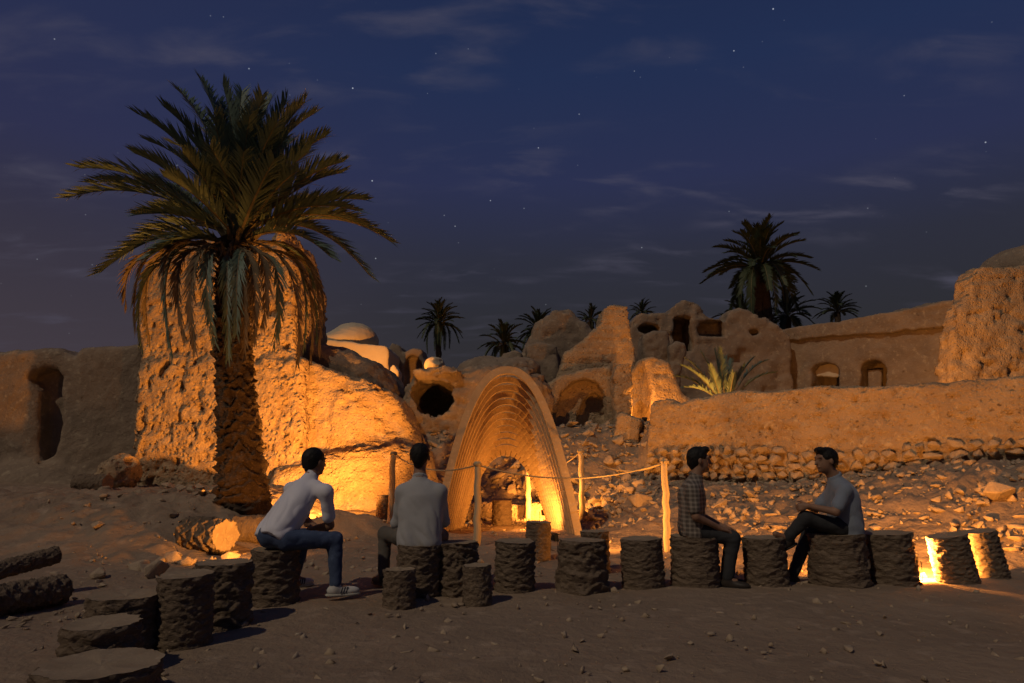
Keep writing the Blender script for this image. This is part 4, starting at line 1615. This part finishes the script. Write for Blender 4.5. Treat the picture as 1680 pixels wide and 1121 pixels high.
# three stones one can single out
for u, v, Y, s_, lb in ((1052, 795, 12.6, .23, 'pale squarish boulder behind the rope right of the arch'), (1015, 690, 16.2, .2, 'rounded boulder at the foot of the leaning block'),
                        (1000, 716, 15.6, .2, 'square stone on the rubble below the painted niche'), (408, 914, 7.6, .12, 'bright broken slab beside the stump of the white shirted person'),
                        (1650, 858, 9.4, .26, 'dark boulder on the bank behind the last leaning stumps'), (262, 905, 7.5, .15, 'large pale brick lump beyond the bulging stump')):
    p_ = P(u, v, Y)
    o = link('boulder', ROCKS[int(u) % 14], None, (p_.x, Y, gz(p_.x, Y) + s_ * .45))
    o.scale = (s_ * 1.1, s_, s_ * 1.1)
    o.rotation_euler = (.2, -.2, u)
    tag(o, lb, 'boulder')


def pebbles(name, n, fn, smin, smax, seed, m=STONE):
    """uncountable small debris joined into one mesh"""
    r2 = np.random.default_rng(seed)
    protos = []
    for k in range(5):
        me = rock_mesh('tmp', 800 + k, None, 1.0, 8)
        bm = bmesh.new()
        bm.from_mesh(me)
        bmesh.ops.triangulate(bm, faces=bm.faces[:])
        protos.append((np.array([list(v.co) for v in bm.verts]), np.array([[v.index for v in f.verts] for f in bm.faces])))
        bm.free()
        bpy.data.meshes.remove(me)
    xy = np.array([fn(r2) for _ in range(n)])
    zs = ground_z(xy[:, 0], xy[:, 1])
    V_, F_, off = [], [], 0
    for i in range(n):
        pv, pf = protos[i % 5]
        s_ = smin + (smax - smin) * r2.random() ** 3
        a_ = r2.uniform(0, 6.28)
        q = pv * s_ * np.array([1, .85, .8])
        q = np.stack([q[:, 0] * math.cos(a_) - q[:, 1] * math.sin(a_), q[:, 0] * math.sin(a_) + q[:, 1] * math.cos(a_), q[:, 2]], 1)
        V_.append(q + np.array([xy[i, 0], xy[i, 1], zs[i] + s_ * .25]))
        F_.append(pf + off)
        off += len(pv)
    return mesh_np(name, np.concatenate(V_), np.concatenate(F_), m, smooth=False)


def peb_all(r2):
    k = r2.random()
    if k < .30:
        y = r2.uniform(13, 17.4)
        return (r2.uniform(-2.4, 3.2) * y / 16, y)
    if k < .62:
        s_ = r2.uniform(-.5, 7)
        d_ = .2 + 4.0 * r2.random() ** 1.2
        return (GA.x + GU.x * s_ - .634 * d_, GA.y + GU.y * s_ - .772 * d_)
    if k < .85:
        y = r2.uniform(7.6, 13.5)
        return (r2.uniform(-.68, .3) * y, y)
    y = r2.uniform(3.2, 8)
    return (r2.uniform(-.72, .72) * y, y)


def grit(r2):
    y = 2.6 + 6 * r2.random() ** 1.3
    return (r2.uniform(-.74, .74) * y, y)


tag(link('rubble_debris', pebbles('rubble_debris', 4200, peb_all, .014, .07, 1)), 'small stones and crumbled brick strewn over the ground', 'debris', kind='stuff')
def slope_debris(r2):
    k = r2.random()
    if k < .6:
        y = r2.uniform(13.2, 17.6)
        return (r2.uniform(-2.5, 3.3) * y / 16, y)
    s_ = r2.uniform(-.8, 7)
    d_ = .15 + 3.2 * r2.random() ** 1.3
    return (GA.x + GU.x * s_ - .634 * d_, GA.y + GU.y * s_ - .772 * d_)


tag(link('brick_debris', pebbles('brick_debris', 4200, slope_debris, .03, .15, 5)), 'broken brick debris covering the slopes below the ruins', 'debris', kind='stuff')
tag(link('gravel', pebbles('gravel', 1600, grit, .003, .012, 2)), 'fine gravel on the trodden foreground earth', 'gravel', kind='stuff')


# ------------------------------------------------------------------ people
def hand(V, wr, d, side, palm_n, curl, s=1.0):
    """wr wrist, d pointing direction, side towards the thumb, palm_n out of the palm"""
    d, side, pn = Vector(d).normalized(), Vector(side), Vector(palm_n)
    side = (side - d * side.dot(d)).normalized()
    pn = d.cross(side) if pn.dot(d.cross(side)) > 0 else -d.cross(side)
    k0 = wr + d * .085 * s
    V.cone(wr, wr + d * .03, .024, .026, k=.015)
    for o in (-.026, -.009, .009, .026):
        V.cone(wr + d * .025 + side * o * .7, k0 + side * o, .016, .013, k=.012)
    for i, (o, L) in enumerate(((.028, .070), (.0095, .078), (-.0095, .072), (-.028, .056))):
        a = k0 + side * o
        d1 = (d * math.cos(curl) + pn * math.sin(curl))
        d2 = (d * math.cos(curl * 2.1) + pn * math.sin(curl * 2.1))
        b = a + d1 * L * .5 * s
        V.cone(a, b, .0098, .009, k=.004)
        V.cone(b, b + d2 * L * .5 * s, .009, .0075, k=.004)
    a = wr + d * .03 + side * .028
    b = a + (d * .6 + side * .65 + pn * .3).normalized() * .04
    V.cone(a, b, .013, .011, k=.008)
    V.cone(b, b + (d * .9 + side * .2 + pn * .35).normalized() * .032, .0105, .008, k=.004)


def person(J, label, mats, opts):
    """J: joints as world vectors; body, clothes and hair grown as signed distance solids"""
    g = J['base']
    t_ = empty('person', g, label, 'person')
    allp = [Vector(q) for q in J.values() if isinstance(q, Vector)]
    lo = Vector([min(p[i] for p in allp) - .2 for i in range(3)])
    hi = Vector([max(p[i] for p in allp) + .2 for i in range(3)])
    f, hf = J['face_torso'].normalized(), J['face_head'].normalized()
    upT = (J['neck'] - J['pelvis']).normalized()
    rt = f.cross(upT).normalized()                # person's right
    f = upT.cross(rt)
    hu = (Vector((0, 0, 1)) + J.get('head_tilt', Vector((0, 0, 0)))).normalized()
    hr = hf.cross(hu).normalized()
    hf = hu.cross(hr)
    H = J['head']
    hs = opts.get('hs', 1.06)
    hr_, hf_, hu_ = hr * 1.06 * hs, hf * hs, hu * hs
    # ---- body
    V = Vol(lo, hi, .0085)
    V.cone(J['pelvis'], J['chest'], .085, .09, k=.05)
    V.cone(J['shL'], J['shR'], .05, .05, k=.05)
    V.cone(J['chest'], J['neck'], .085, .06, k=.04)
    V.cone(J['neck'], H - hu * .05, .060, .058, k=.03)
    V.ell(H + hu_ * .025 - hf_ * .012, (.074 * hs * 1.06, .094 * hs, .092 * hs), axes=(hr, hf, hu), k=.02)
    V.ell(H - hu_ * .035 + hf_ * .030, (.056 * hs * 1.06, .066 * hs, .082 * hs), axes=(hr, hf, hu), k=.03)
    V.cone(H - hu_ * .096 + hf_ * .062, H - hu_ * .094 + hf_ * .074, .020, .016, k=.02)      # chin
    V.cone(H + hu_ * .012 + hf_ * .090, H - hu_ * .032 + hf_ * .112, .009, .014, k=.012)     # nose
    V.cone(H + hu_ * .028 + hf_ * .083 + hr_ * .045, H + hu_ * .030 + hf_ * .090 - hr_ * .045, .010, .010, k=.02)  # brow
    V.cone(H - hu_ * .060 + hf_ * .091 + hr_ * .018, H - hu_ * .060 + hf_ * .091 - hr_ * .018, .008, .008, k=.008)  # lips
    for s_ in (-1, 1):
        V.ell(H + hu_ * .008 + hf_ * .094 + hr_ * .031 * s_, (.014 * hs * 1.06, .010 * hs, .009 * hs), axes=(hr, hf, hu), k=.012, cut=True)
        V.ell(H + hu_ * .008 + hf_ * .080 + hr_ * .031 * s_, (.012 * hs * 1.06, .012 * hs, .011 * hs), axes=(hr, hf, hu), k=.003)
        V.ell(H - hu_ * .008 - hf_ * .002 + hr_ * .079 * s_, (.010 * hs * 1.06, .019 * hs, .030 * hs), axes=(hr, hf, hu), k=.008)
    for s_ in 'LR':
        V.cone(J['sh' + s_], J['el' + s_], .046, .038, k=.03)
        V.cone(J['el' + s_], J['wr' + s_], .039, .026, k=.02)
        hd_ = opts['hand' + s_]
        hand(V, J['wr' + s_], hd_[0], hd_[1], hd_[2], hd_[3])
        V.cone(J['hip' + s_], J['kn' + s_], .07, .05, k=.04)
        V.cone(J['kn' + s_], J['an' + s_], .05, .035, k=.03)
        V.cone(J['an' + s_], J['toe' + s_], .035, .028, k=.02)
    v, fc = V.mesh()
    link('body', mesh_np('body', v - np.array(g), fc, SKIN), t_)
    # ---- shirt
    V = Vol(lo, hi, .011)
    hem = J['pelvis'] - upT * opts.get('hem', .06)
    V.ell((J['pelvis'] + J['chest']) / 2 - f * .0, (.165 * opts.get('girth', 1), .118 * opts.get('girth', 1), .30), axes=(rt, f, upT), k=.05)
    for s_ in (-1, 1):
        V.cone(hem + rt * .088 * s_, J['chest'] + rt * .085 * s_, .108 * opts.get('girth', 1), .106, k=.07)
    V.cone(J['chest'] - f * .02, J['neck'] - upT * .03, .115, .075, k=.07)
    for s_ in 'LR':
        sh, e_, w_ = J['sh' + s_], J['el' + s_], J['wr' + s_]
        V.cone((sh + J['neck']) / 2 - upT * .035, sh - upT * .01, .066, .056, k=.06)
        if opts['sleeve'] == 'long':
            V.cone(sh, e_, .060, .054, k=.06)
            V.cone(e_, e_.lerp(w_, .82), .056, .044, k=.03)
        else:
            V.cone(sh, sh.lerp(e_, .74), .058, .062, k=.06)
    # collar
    cc = J['neck'] + upT * .018
    for q in range(12):
        a0, a1 = q / 12 * 6.283, (q + 1) / 12 * 6.283
        V.cone(cc + rt * math.cos(a0) * .060 + f * math.sin(a0) * .062 - upT * .014 * math.sin(a0), cc + rt * math.cos(a1) * .060 + f * math.sin(a1) * .062 - upT * .014 * math.sin(a1), .013, .013, k=.012)
    # flat hem
    def hemcut(X, Y, Z):
        return (X - hem.x) * upT.x + (Y - hem.y) * upT.y + (Z - hem.z) * upT.z
    V.op(lambda X, Y, Z: hemcut(X, Y, Z) + .055, cut=True)
    v, fc = V.mesh()
    # cloth folds: long creases running across the pull of the fabric
    loc = np.stack([(v - np.array(hem)) @ np.array(rt), (v - np.array(hem)) @ np.array(f), (v - np.array(hem)) @ np.array(upT)], 1)
    n_ = normals_np(v, fc)
    q = loc * np.array([5.5, 5.5, 2.6])
    q[:, 0] += loc[:, 2] * 3.2
    fold = np.abs(pnoise(q * 1.5 + 3.1)) * .032 + pnoise(q * 3.3) * .007
    low = np.clip(1.15 - (loc[:, 2] / .55), .25, 1)
    v = v + n_ * ((fold - .008) * low)[:, None]
    link('shirt', mesh_np('shirt', v - np.array(g), fc, mats['shirt']), t_)
    # ---- trousers
    V = Vol(lo, hi, .011)
    V.ell(J['pelvis'] - upT * .05 - f * .01, [q * opts.get('seat', 1) for q in (.155, .118, .11)], axes=(rt, f, upT), k=.05)
    for s_ in 'LR':
        V.cone(J['hip' + s_], J['kn' + s_], .094, .070, k=.06)
        V.cone(J['kn' + s_], J['an' + s_].lerp(J['kn' + s_], .04), .070, .054, k=.03)
    v, fc = V.mesh()
    n_ = normals_np(v, fc)
    v = v + n_ * (np.abs(pnoise(v * np.array([9, 9, 13]))) * .016 - .004 + pnoise(v * 22) * .003)[:, None]
    link('trousers', mesh_np('trousers', v - np.array(g), fc, mats['trousers']), t_)
    # ---- shoes
    for s_ in 'LR':
        a_, toe = J['an' + s_], J['toe' + s_]
        dz = J.get('toeup' + s_, Vector((0, 0, 1)))
        d_ = (toe - a_)
        d_ = (d_ - dz * d_.dot(dz)).normalized()
        si = d_.cross(dz).normalized()
        heel = a_ - dz * .055 - d_ * .045
        V = Vol(Vector([min(a_[i], toe[i]) - .2 for i in range(3)]), Vector([max(a_[i], toe[i]) + .2 for i in range(3)]), .008)
        V.ell(heel + d_ * .06 + dz * .012, (.092, .042, .052), axes=(d_, si, dz), k=.02)
        V.ell(heel + d_ * .165 + dz * .0, (.090, .046, .038), axes=(d_, si, dz), k=.03)
        V.cone(a_ - dz * .02, a_ + dz * .01, .044, .046, k=.02)
        sp = heel - dz * .022
        V.op(lambda X, Y, Z: (X - sp.x) * dz.x + (Y - sp.y) * dz.y + (Z - sp.z) * dz.z, cut=True)
        v, fc = V.mesh()
        sh_o = link('shoe', mesh_np('shoe', v - np.array(g), fc, mats['shoe']), t_)
        V = Vol(Vector([min(a_[i], toe[i]) - .2 for i in range(3)]), Vector([max(a_[i], toe[i]) + .2 for i in range(3)]), .008)
        V.ell(heel + d_ * .055 - dz * .026, (.100, .044, .03), axes=(d_, si, dz), k=.02)
        V.ell(heel + d_ * .165 - dz * .026, (.098, .050, .03), axes=(d_, si, dz), k=.02)
        V.op(lambda X, Y, Z: .014 - ((X - sp.x) * dz.x + (Y - sp.y) * dz.y + (Z - sp.z) * dz.z) if False else ((X - sp.x) * dz.x + (Y - sp.y) * dz.y + (Z - sp.z) * dz.z) + .014, cut=True)
        V.op(lambda X, Y, Z: -((X - sp.x) * dz.x + (Y - sp.y) * dz.y + (Z - sp.z) * dz.z) + .006, cut=True)
        v, fc = V.mesh()
        link('sole', mesh_np('sole', v - np.array(g), fc, mats.get('sole', SHOE_DARK)), sh_o)
        if mats.get('stripe'):
            for q in range(3):
                pc = heel + d_ * (.085 + q * .022) + dz * .012
                qv = []
                for (aa, bb) in ((-.006, -.022), (.006, -.022), (.022, .026), (.010, .026)):
                    for e2 in (.0, .007):
                        wdt = (.042 if bb < 0 else .030) + e2
                        qv.append(list(pc + d_ * aa + dz * bb + si * wdt * opts.get('stripe_side', 1) - g))
                link('stripe', mesh_np('stripe', qv, [(0, 2, 4, 6), (1, 7, 5, 3), (0, 1, 3, 2), (2, 3, 5, 4), (4, 5, 7, 6), (6, 7, 1, 0)], STRIPE, smooth=False), sh_o)
    # ---- hair
    V = Vol(H - Vector((.2, .2, .2)), H + Vector((.2, .2, .2)), .007)
    V.ell(H + hu_ * .030 - hf_ * .018, (.084 * hs * 1.06, .103 * hs, .100 * hs), axes=(hr, hf, hu), k=.01)
    V.cone(H - hu_ * .03 - hf_ * .060, H - hu_ * .062 - hf_ * .050, .055, .046, k=.03)
    if opts.get('quiff'):
        V.ell(H + hu_ * .10 + hf_ * .06, (.055 * hs * 1.06, .045 * hs, .030 * hs), axes=(hr, hf, hu), k=.03)
    # free the face, the ears and the neck
    V.ell(H - hu_ * .030 + hf_ * .100, (.075 * hs * 1.06, .072 * hs, .100 * hs), axes=(hr, hf, hu), k=.02, cut=True)
    for s_ in (-1, 1):
        V.ell(H - hu_ * .040 + hf_ * .018 + hr_ * .085 * s_, (.030 * hs * 1.06, .045 * hs, .060 * hs), axes=(hr, hf, hu), k=.015, cut=True)
    v, fc = V.mesh()
    n_ = normals_np(v, fc)
    v = v + n_ * (pnoise(v * np.array([60, 60, 40])) * .006 + pnoise(v * 25) * .005)[:, None]
    link('hair', mesh_np('hair', v - np.array(g), fc, HAIR), t_)
    return t_


def jt(**k):
    return {a: (P(*b) if isinstance(b, tuple) and len(b) == 3 and b[0] > 5 and a not in ('face_torso', 'face_head') else Vector(b)) for a, b in k.items()}


UPV = Vector((0, 0, 1))
# man in the white polo, leaning forward on his knees
J = jt(pelvis=(452, 872, 6.22), chest=(492, 818, 6.42), neck=(510, 783, 6.50), head=(516, 758, 6.55),
       shR=(535, 806, 6.32), shL=(478, 802, 6.72), elR=(541, 862, 6.42), elL=(505, 858, 6.85), wrR=(512, 868, 6.62), wrL=(522, 866, 6.82),
       hipR=(470, 886, 6.12), hipL=(448, 880, 6.38), knR=(549, 886, 6.30), knL=(500, 880, 6.78), anR=(551, 960, 6.26), anL=(482, 948, 6.85),
       toeR=(582, 972, 6.32), toeL=(505, 955, 6.95), face_torso=(.75, .62, .1), face_head=(.62, .78, -.08))
J['base'] = Vector((J['pelvis'].x, 6.25, .0))
person(J, 'person in a white polo and blue jeans leaning forward with arms on knees',
       {'shirt': SHIRT_WHITE, 'trousers': JEANS, 'shoe': SHOE_WHITE, 'sole': SOLE, 'stripe': True},
       {'sleeve': 'short', 'handR': ((-.6, .6, -.3), (0, .3, 1), (0, 0, -1), .5), 'handL': ((.8, -.2, -.3), (0, 0, 1), (0, -1, 0), .5), 'hem': .035, 'girth': 1.22})

# man in the grey shirt, back turned
J = jt(pelvis=(688, 872, 6.60), chest=(691, 818, 6.66), neck=(689, 785, 6.70), head=(689, 750, 6.73),
       shR=(722, 806, 6.66), shL=(660, 806, 6.68), elR=(729, 856, 6.76), elL=(651, 858, 6.78), wrR=(712, 868, 6.98), wrL=(668, 872, 7.0),
       hipR=(703, 884, 6.62), hipL=(672, 884, 6.60), knR=(724, 880, 7.02), knL=(632, 876, 6.92), anR=(722, 945, 7.05), anL=(629, 945, 6.86),
       toeR=(730, 950, 7.26), toeL=(617, 950, 6.98), face_torso=(.02, 1, .05), face_head=(.05, 1, -.05))
J['base'] = Vector((J['pelvis'].x, 6.6, .0))
person(J, 'person in a grey long sleeved shirt sitting upright with the back turned',
       {'shirt': SHIRT_GREY, 'trousers': TROUSER_BROWN, 'shoe': SHOE_DARK},
       {'sleeve': 'long', 'handR': ((-.4, .8, -.2), (-.5, 0, .8), (0, 0, -1), .4), 'handL': ((.4, .8, -.2), (.5, 0, .8), (0, 0, -1), .4), 'hem': .10, 'girth': 1.14, 'seat': .78})

# man in plaid, profile to the right, hand resting on his thigh
J = jt(pelvis=(1135, 862, 7.08), chest=(1135, 812, 7.08), neck=(1141, 783, 7.08), head=(1147, 755, 7.08),
       shR=(1136, 804, 6.90), shL=(1137, 803, 7.26), elR=(1142, 848, 6.86), elL=(1150, 846, 7.30), wrR=(1180, 866, 6.92), wrL=(1185, 864, 7.20),
       hipR=(1142, 870, 6.99), hipL=(1142, 870, 7.17), knR=(1203, 884, 6.96), knL=(1200, 880, 7.22), anR=(1194, 950, 6.93), anL=(1190, 946, 7.24),
       toeR=(1218, 962, 6.88), toeL=(1216, 956, 7.2), face_torso=(1, -.03, 0), face_head=(.97, -.12, -.22))
J['base'] = Vector((J['pelvis'].x, 7.05, .0))
person(J, 'person in a plaid shirt and dark trousers sitting upright with hands on thighs',
       {'shirt': PLAID, 'trousers': TROUSER_DARK, 'shoe': SHOE_DARK},
       {'sleeve': 'short', 'handR': ((.85, .15, -.25), (.1, 1, .2), (0, 0, -1), .25), 'handL': ((.85, -.15, -.25), (.1, -1, .2), (0, 0, -1), .25), 'hem': .06, 'girth': .98, 'quiff': True})

# man in the blue grey polo, legs crossed, hands clasped on his knee
J = jt(pelvis=(1386, 858, 7.10), chest=(1381, 812, 7.08), neck=(1369, 783, 7.06), head=(1355, 756, 7.05),
       shR=(1370, 804, 7.27), shL=(1386, 804, 6.90), elR=(1337, 836, 7.25), elL=(1371, 840, 6.84), wrR=(1318, 828, 7.12), wrL=(1326, 830, 6.92),
       hipR=(1378, 866, 7.18), hipL=(1378, 866, 7.0), knR=(1328, 872, 7.20), knL=(1322, 850, 6.98), anR=(1300, 945, 7.22), anL=(1291, 884, 7.06),
       toeR=(1284, 955, 7.22), toeL=(1272, 876, 7.03), face_torso=(-1, -.1, 0), face_head=(-.97, -.2, -.05))
J['base'] = Vector((J['pelvis'].x, 7.1, .0))
J['toeupL'] = Vector((-.35, -.1, 1)).normalized()
person(J, 'person in a blue grey polo with crossed legs and clasped hands',
       {'shirt': SHIRT_BLUE, 'trousers': TROUSER_DARK, 'shoe': SHOE_DARK},
       {'sleeve': 'short', 'handR': ((-.75, -.5, -.2), (0, -.3, 1), (0, -1, 0), .8), 'handL': ((-.85, .35, -.2), (0, .2, 1), (0, 1, 0), .8), 'hem': .09, 'girth': 1.12, 'quiff': True})


# ------------------------------------------------------------------ floodlights on the ground
def floodlight(loc, aim, power, label, cone=170, blend=.6, color=(1.0, .385, .065), radius=.05, ground=True, point=False):
    loc = Vector(loc)
    g_ = gz(loc.x, loc.y)
    base = Vector((loc.x, loc.y, g_ if ground else loc.z - .12))
    d_ = Vector(aim).normalized()
    t_ = empty('floodlight', base, label, 'lamp', 'floodlights hidden among the ruins')
    hd_ = loc - base
    M_ = d_.to_track_quat('Y', 'Z').to_matrix().to_4x4()
    bm = bmesh.new()
    bmesh.ops.create_cube(bm, size=1)
    for v in bm.verts:
        k_ = 1.0 if v.co.y > 0 else .7
        v.co = Vector((v.co.x * .16 * k_, v.co.y * .06, v.co.z * .12 * k_))
    bmesh.ops.bevel(bm, geom=bm.edges[:], offset=.008, segments=2, affect='EDGES')
    me = bpy.data.meshes.new('housing')
    bm.to_mesh(me)
    bm.free()
    me.materials.append(BLACK_METAL)
    o_ = link('housing', me, t_)
    o_.matrix_local = Matrix.Translation(hd_ - d_ * .06) @ M_
    br = tube('bracket', [Vector((-.1, 0, hd_.z)), Vector((-.1, 0, .01)), Vector((.1, 0, .01)), Vector((.1, 0, hd_.z))], .008, BLACK_METAL, 6)
    o_ = link('bracket', br, t_)
    o_.rotation_euler = (0, 0, math.atan2(d_.y, d_.x) - math.pi / 2)
    o_.location = -Vector((d_.x, d_.y, 0)) * .06
    ld = bpy.data.lights.new('floodlight_beam', 'POINT' if point else 'SPOT')
    ld.energy = power
    ld.color = color
    if not point:
        ld.spot_size = R(cone)
        ld.spot_blend = blend
    ld.shadow_soft_size = radius
    lo_ = bpy.data.objects.new('floodlight_beam', ld)
    COL.objects.link(lo_)
    lo_.parent = t_
    lo_.matrix_local = Matrix.Translation(hd_ + d_ * (.04 if point else .02)) @ d_.to_track_quat('-Z', 'Y').to_matrix().to_4x4()
    return t_


floodlight((-2.65, 11.95, .26), (-1.35, 1, .9), 2900, 'small black floodlight on the ground below the bright wall', cone=140, blend=1)
floodlight((-2.78, 7.85, .20), (-.70, 1, .40), 300, 'small black floodlight behind the stump of the person in the white polo', cone=120, blend=1)
floodlight((.62, 9.55, .20), (.95, .42, .25), 460, 'small black floodlight behind the reddish slim stump', cone=130, blend=.9)
floodlight((.43, 11.78, .18), (-.05, 1, .7), 160, 'small black floodlight inside the foot of the brick arch', cone=175)
floodlight((.62, 13.05, .26), (.15, 1, .5), 420, 'small black floodlight behind the right foot of the brick arch', cone=175)
floodlight((4.11, 7.36, .20), (.1, 1, .35), 800, 'small black floodlight behind the wavy layered stump', point=True)
floodlight((4.45, 15.55, 2.35), (.7, 1, .45), 150, 'added small black floodlight brightening the young palm shoot', cone=150)  # made-up lamp, put in so the palm shoot shines yellow
floodlight((8.2, 15.2, 2.35), (1.3, 1, .45), 1500, 'added small black floodlight brightening the long house from behind the garden wall', cone=120, blend=1)  # unseen lamp invented to light the long house and domed block
c = P(590, 640, 22.5)
floodlight((c.x, 22.0, 3.7), (.05, 1, .45), 900, 'small floodlight before the pale domed house', ground=False)
c = P(1052, 690, 17.9)
floodlight((c.x + .05, 17.75, c.z + .05), (0, 1, .8), 120, 'small floodlight inside the glowing alcove', ground=False)
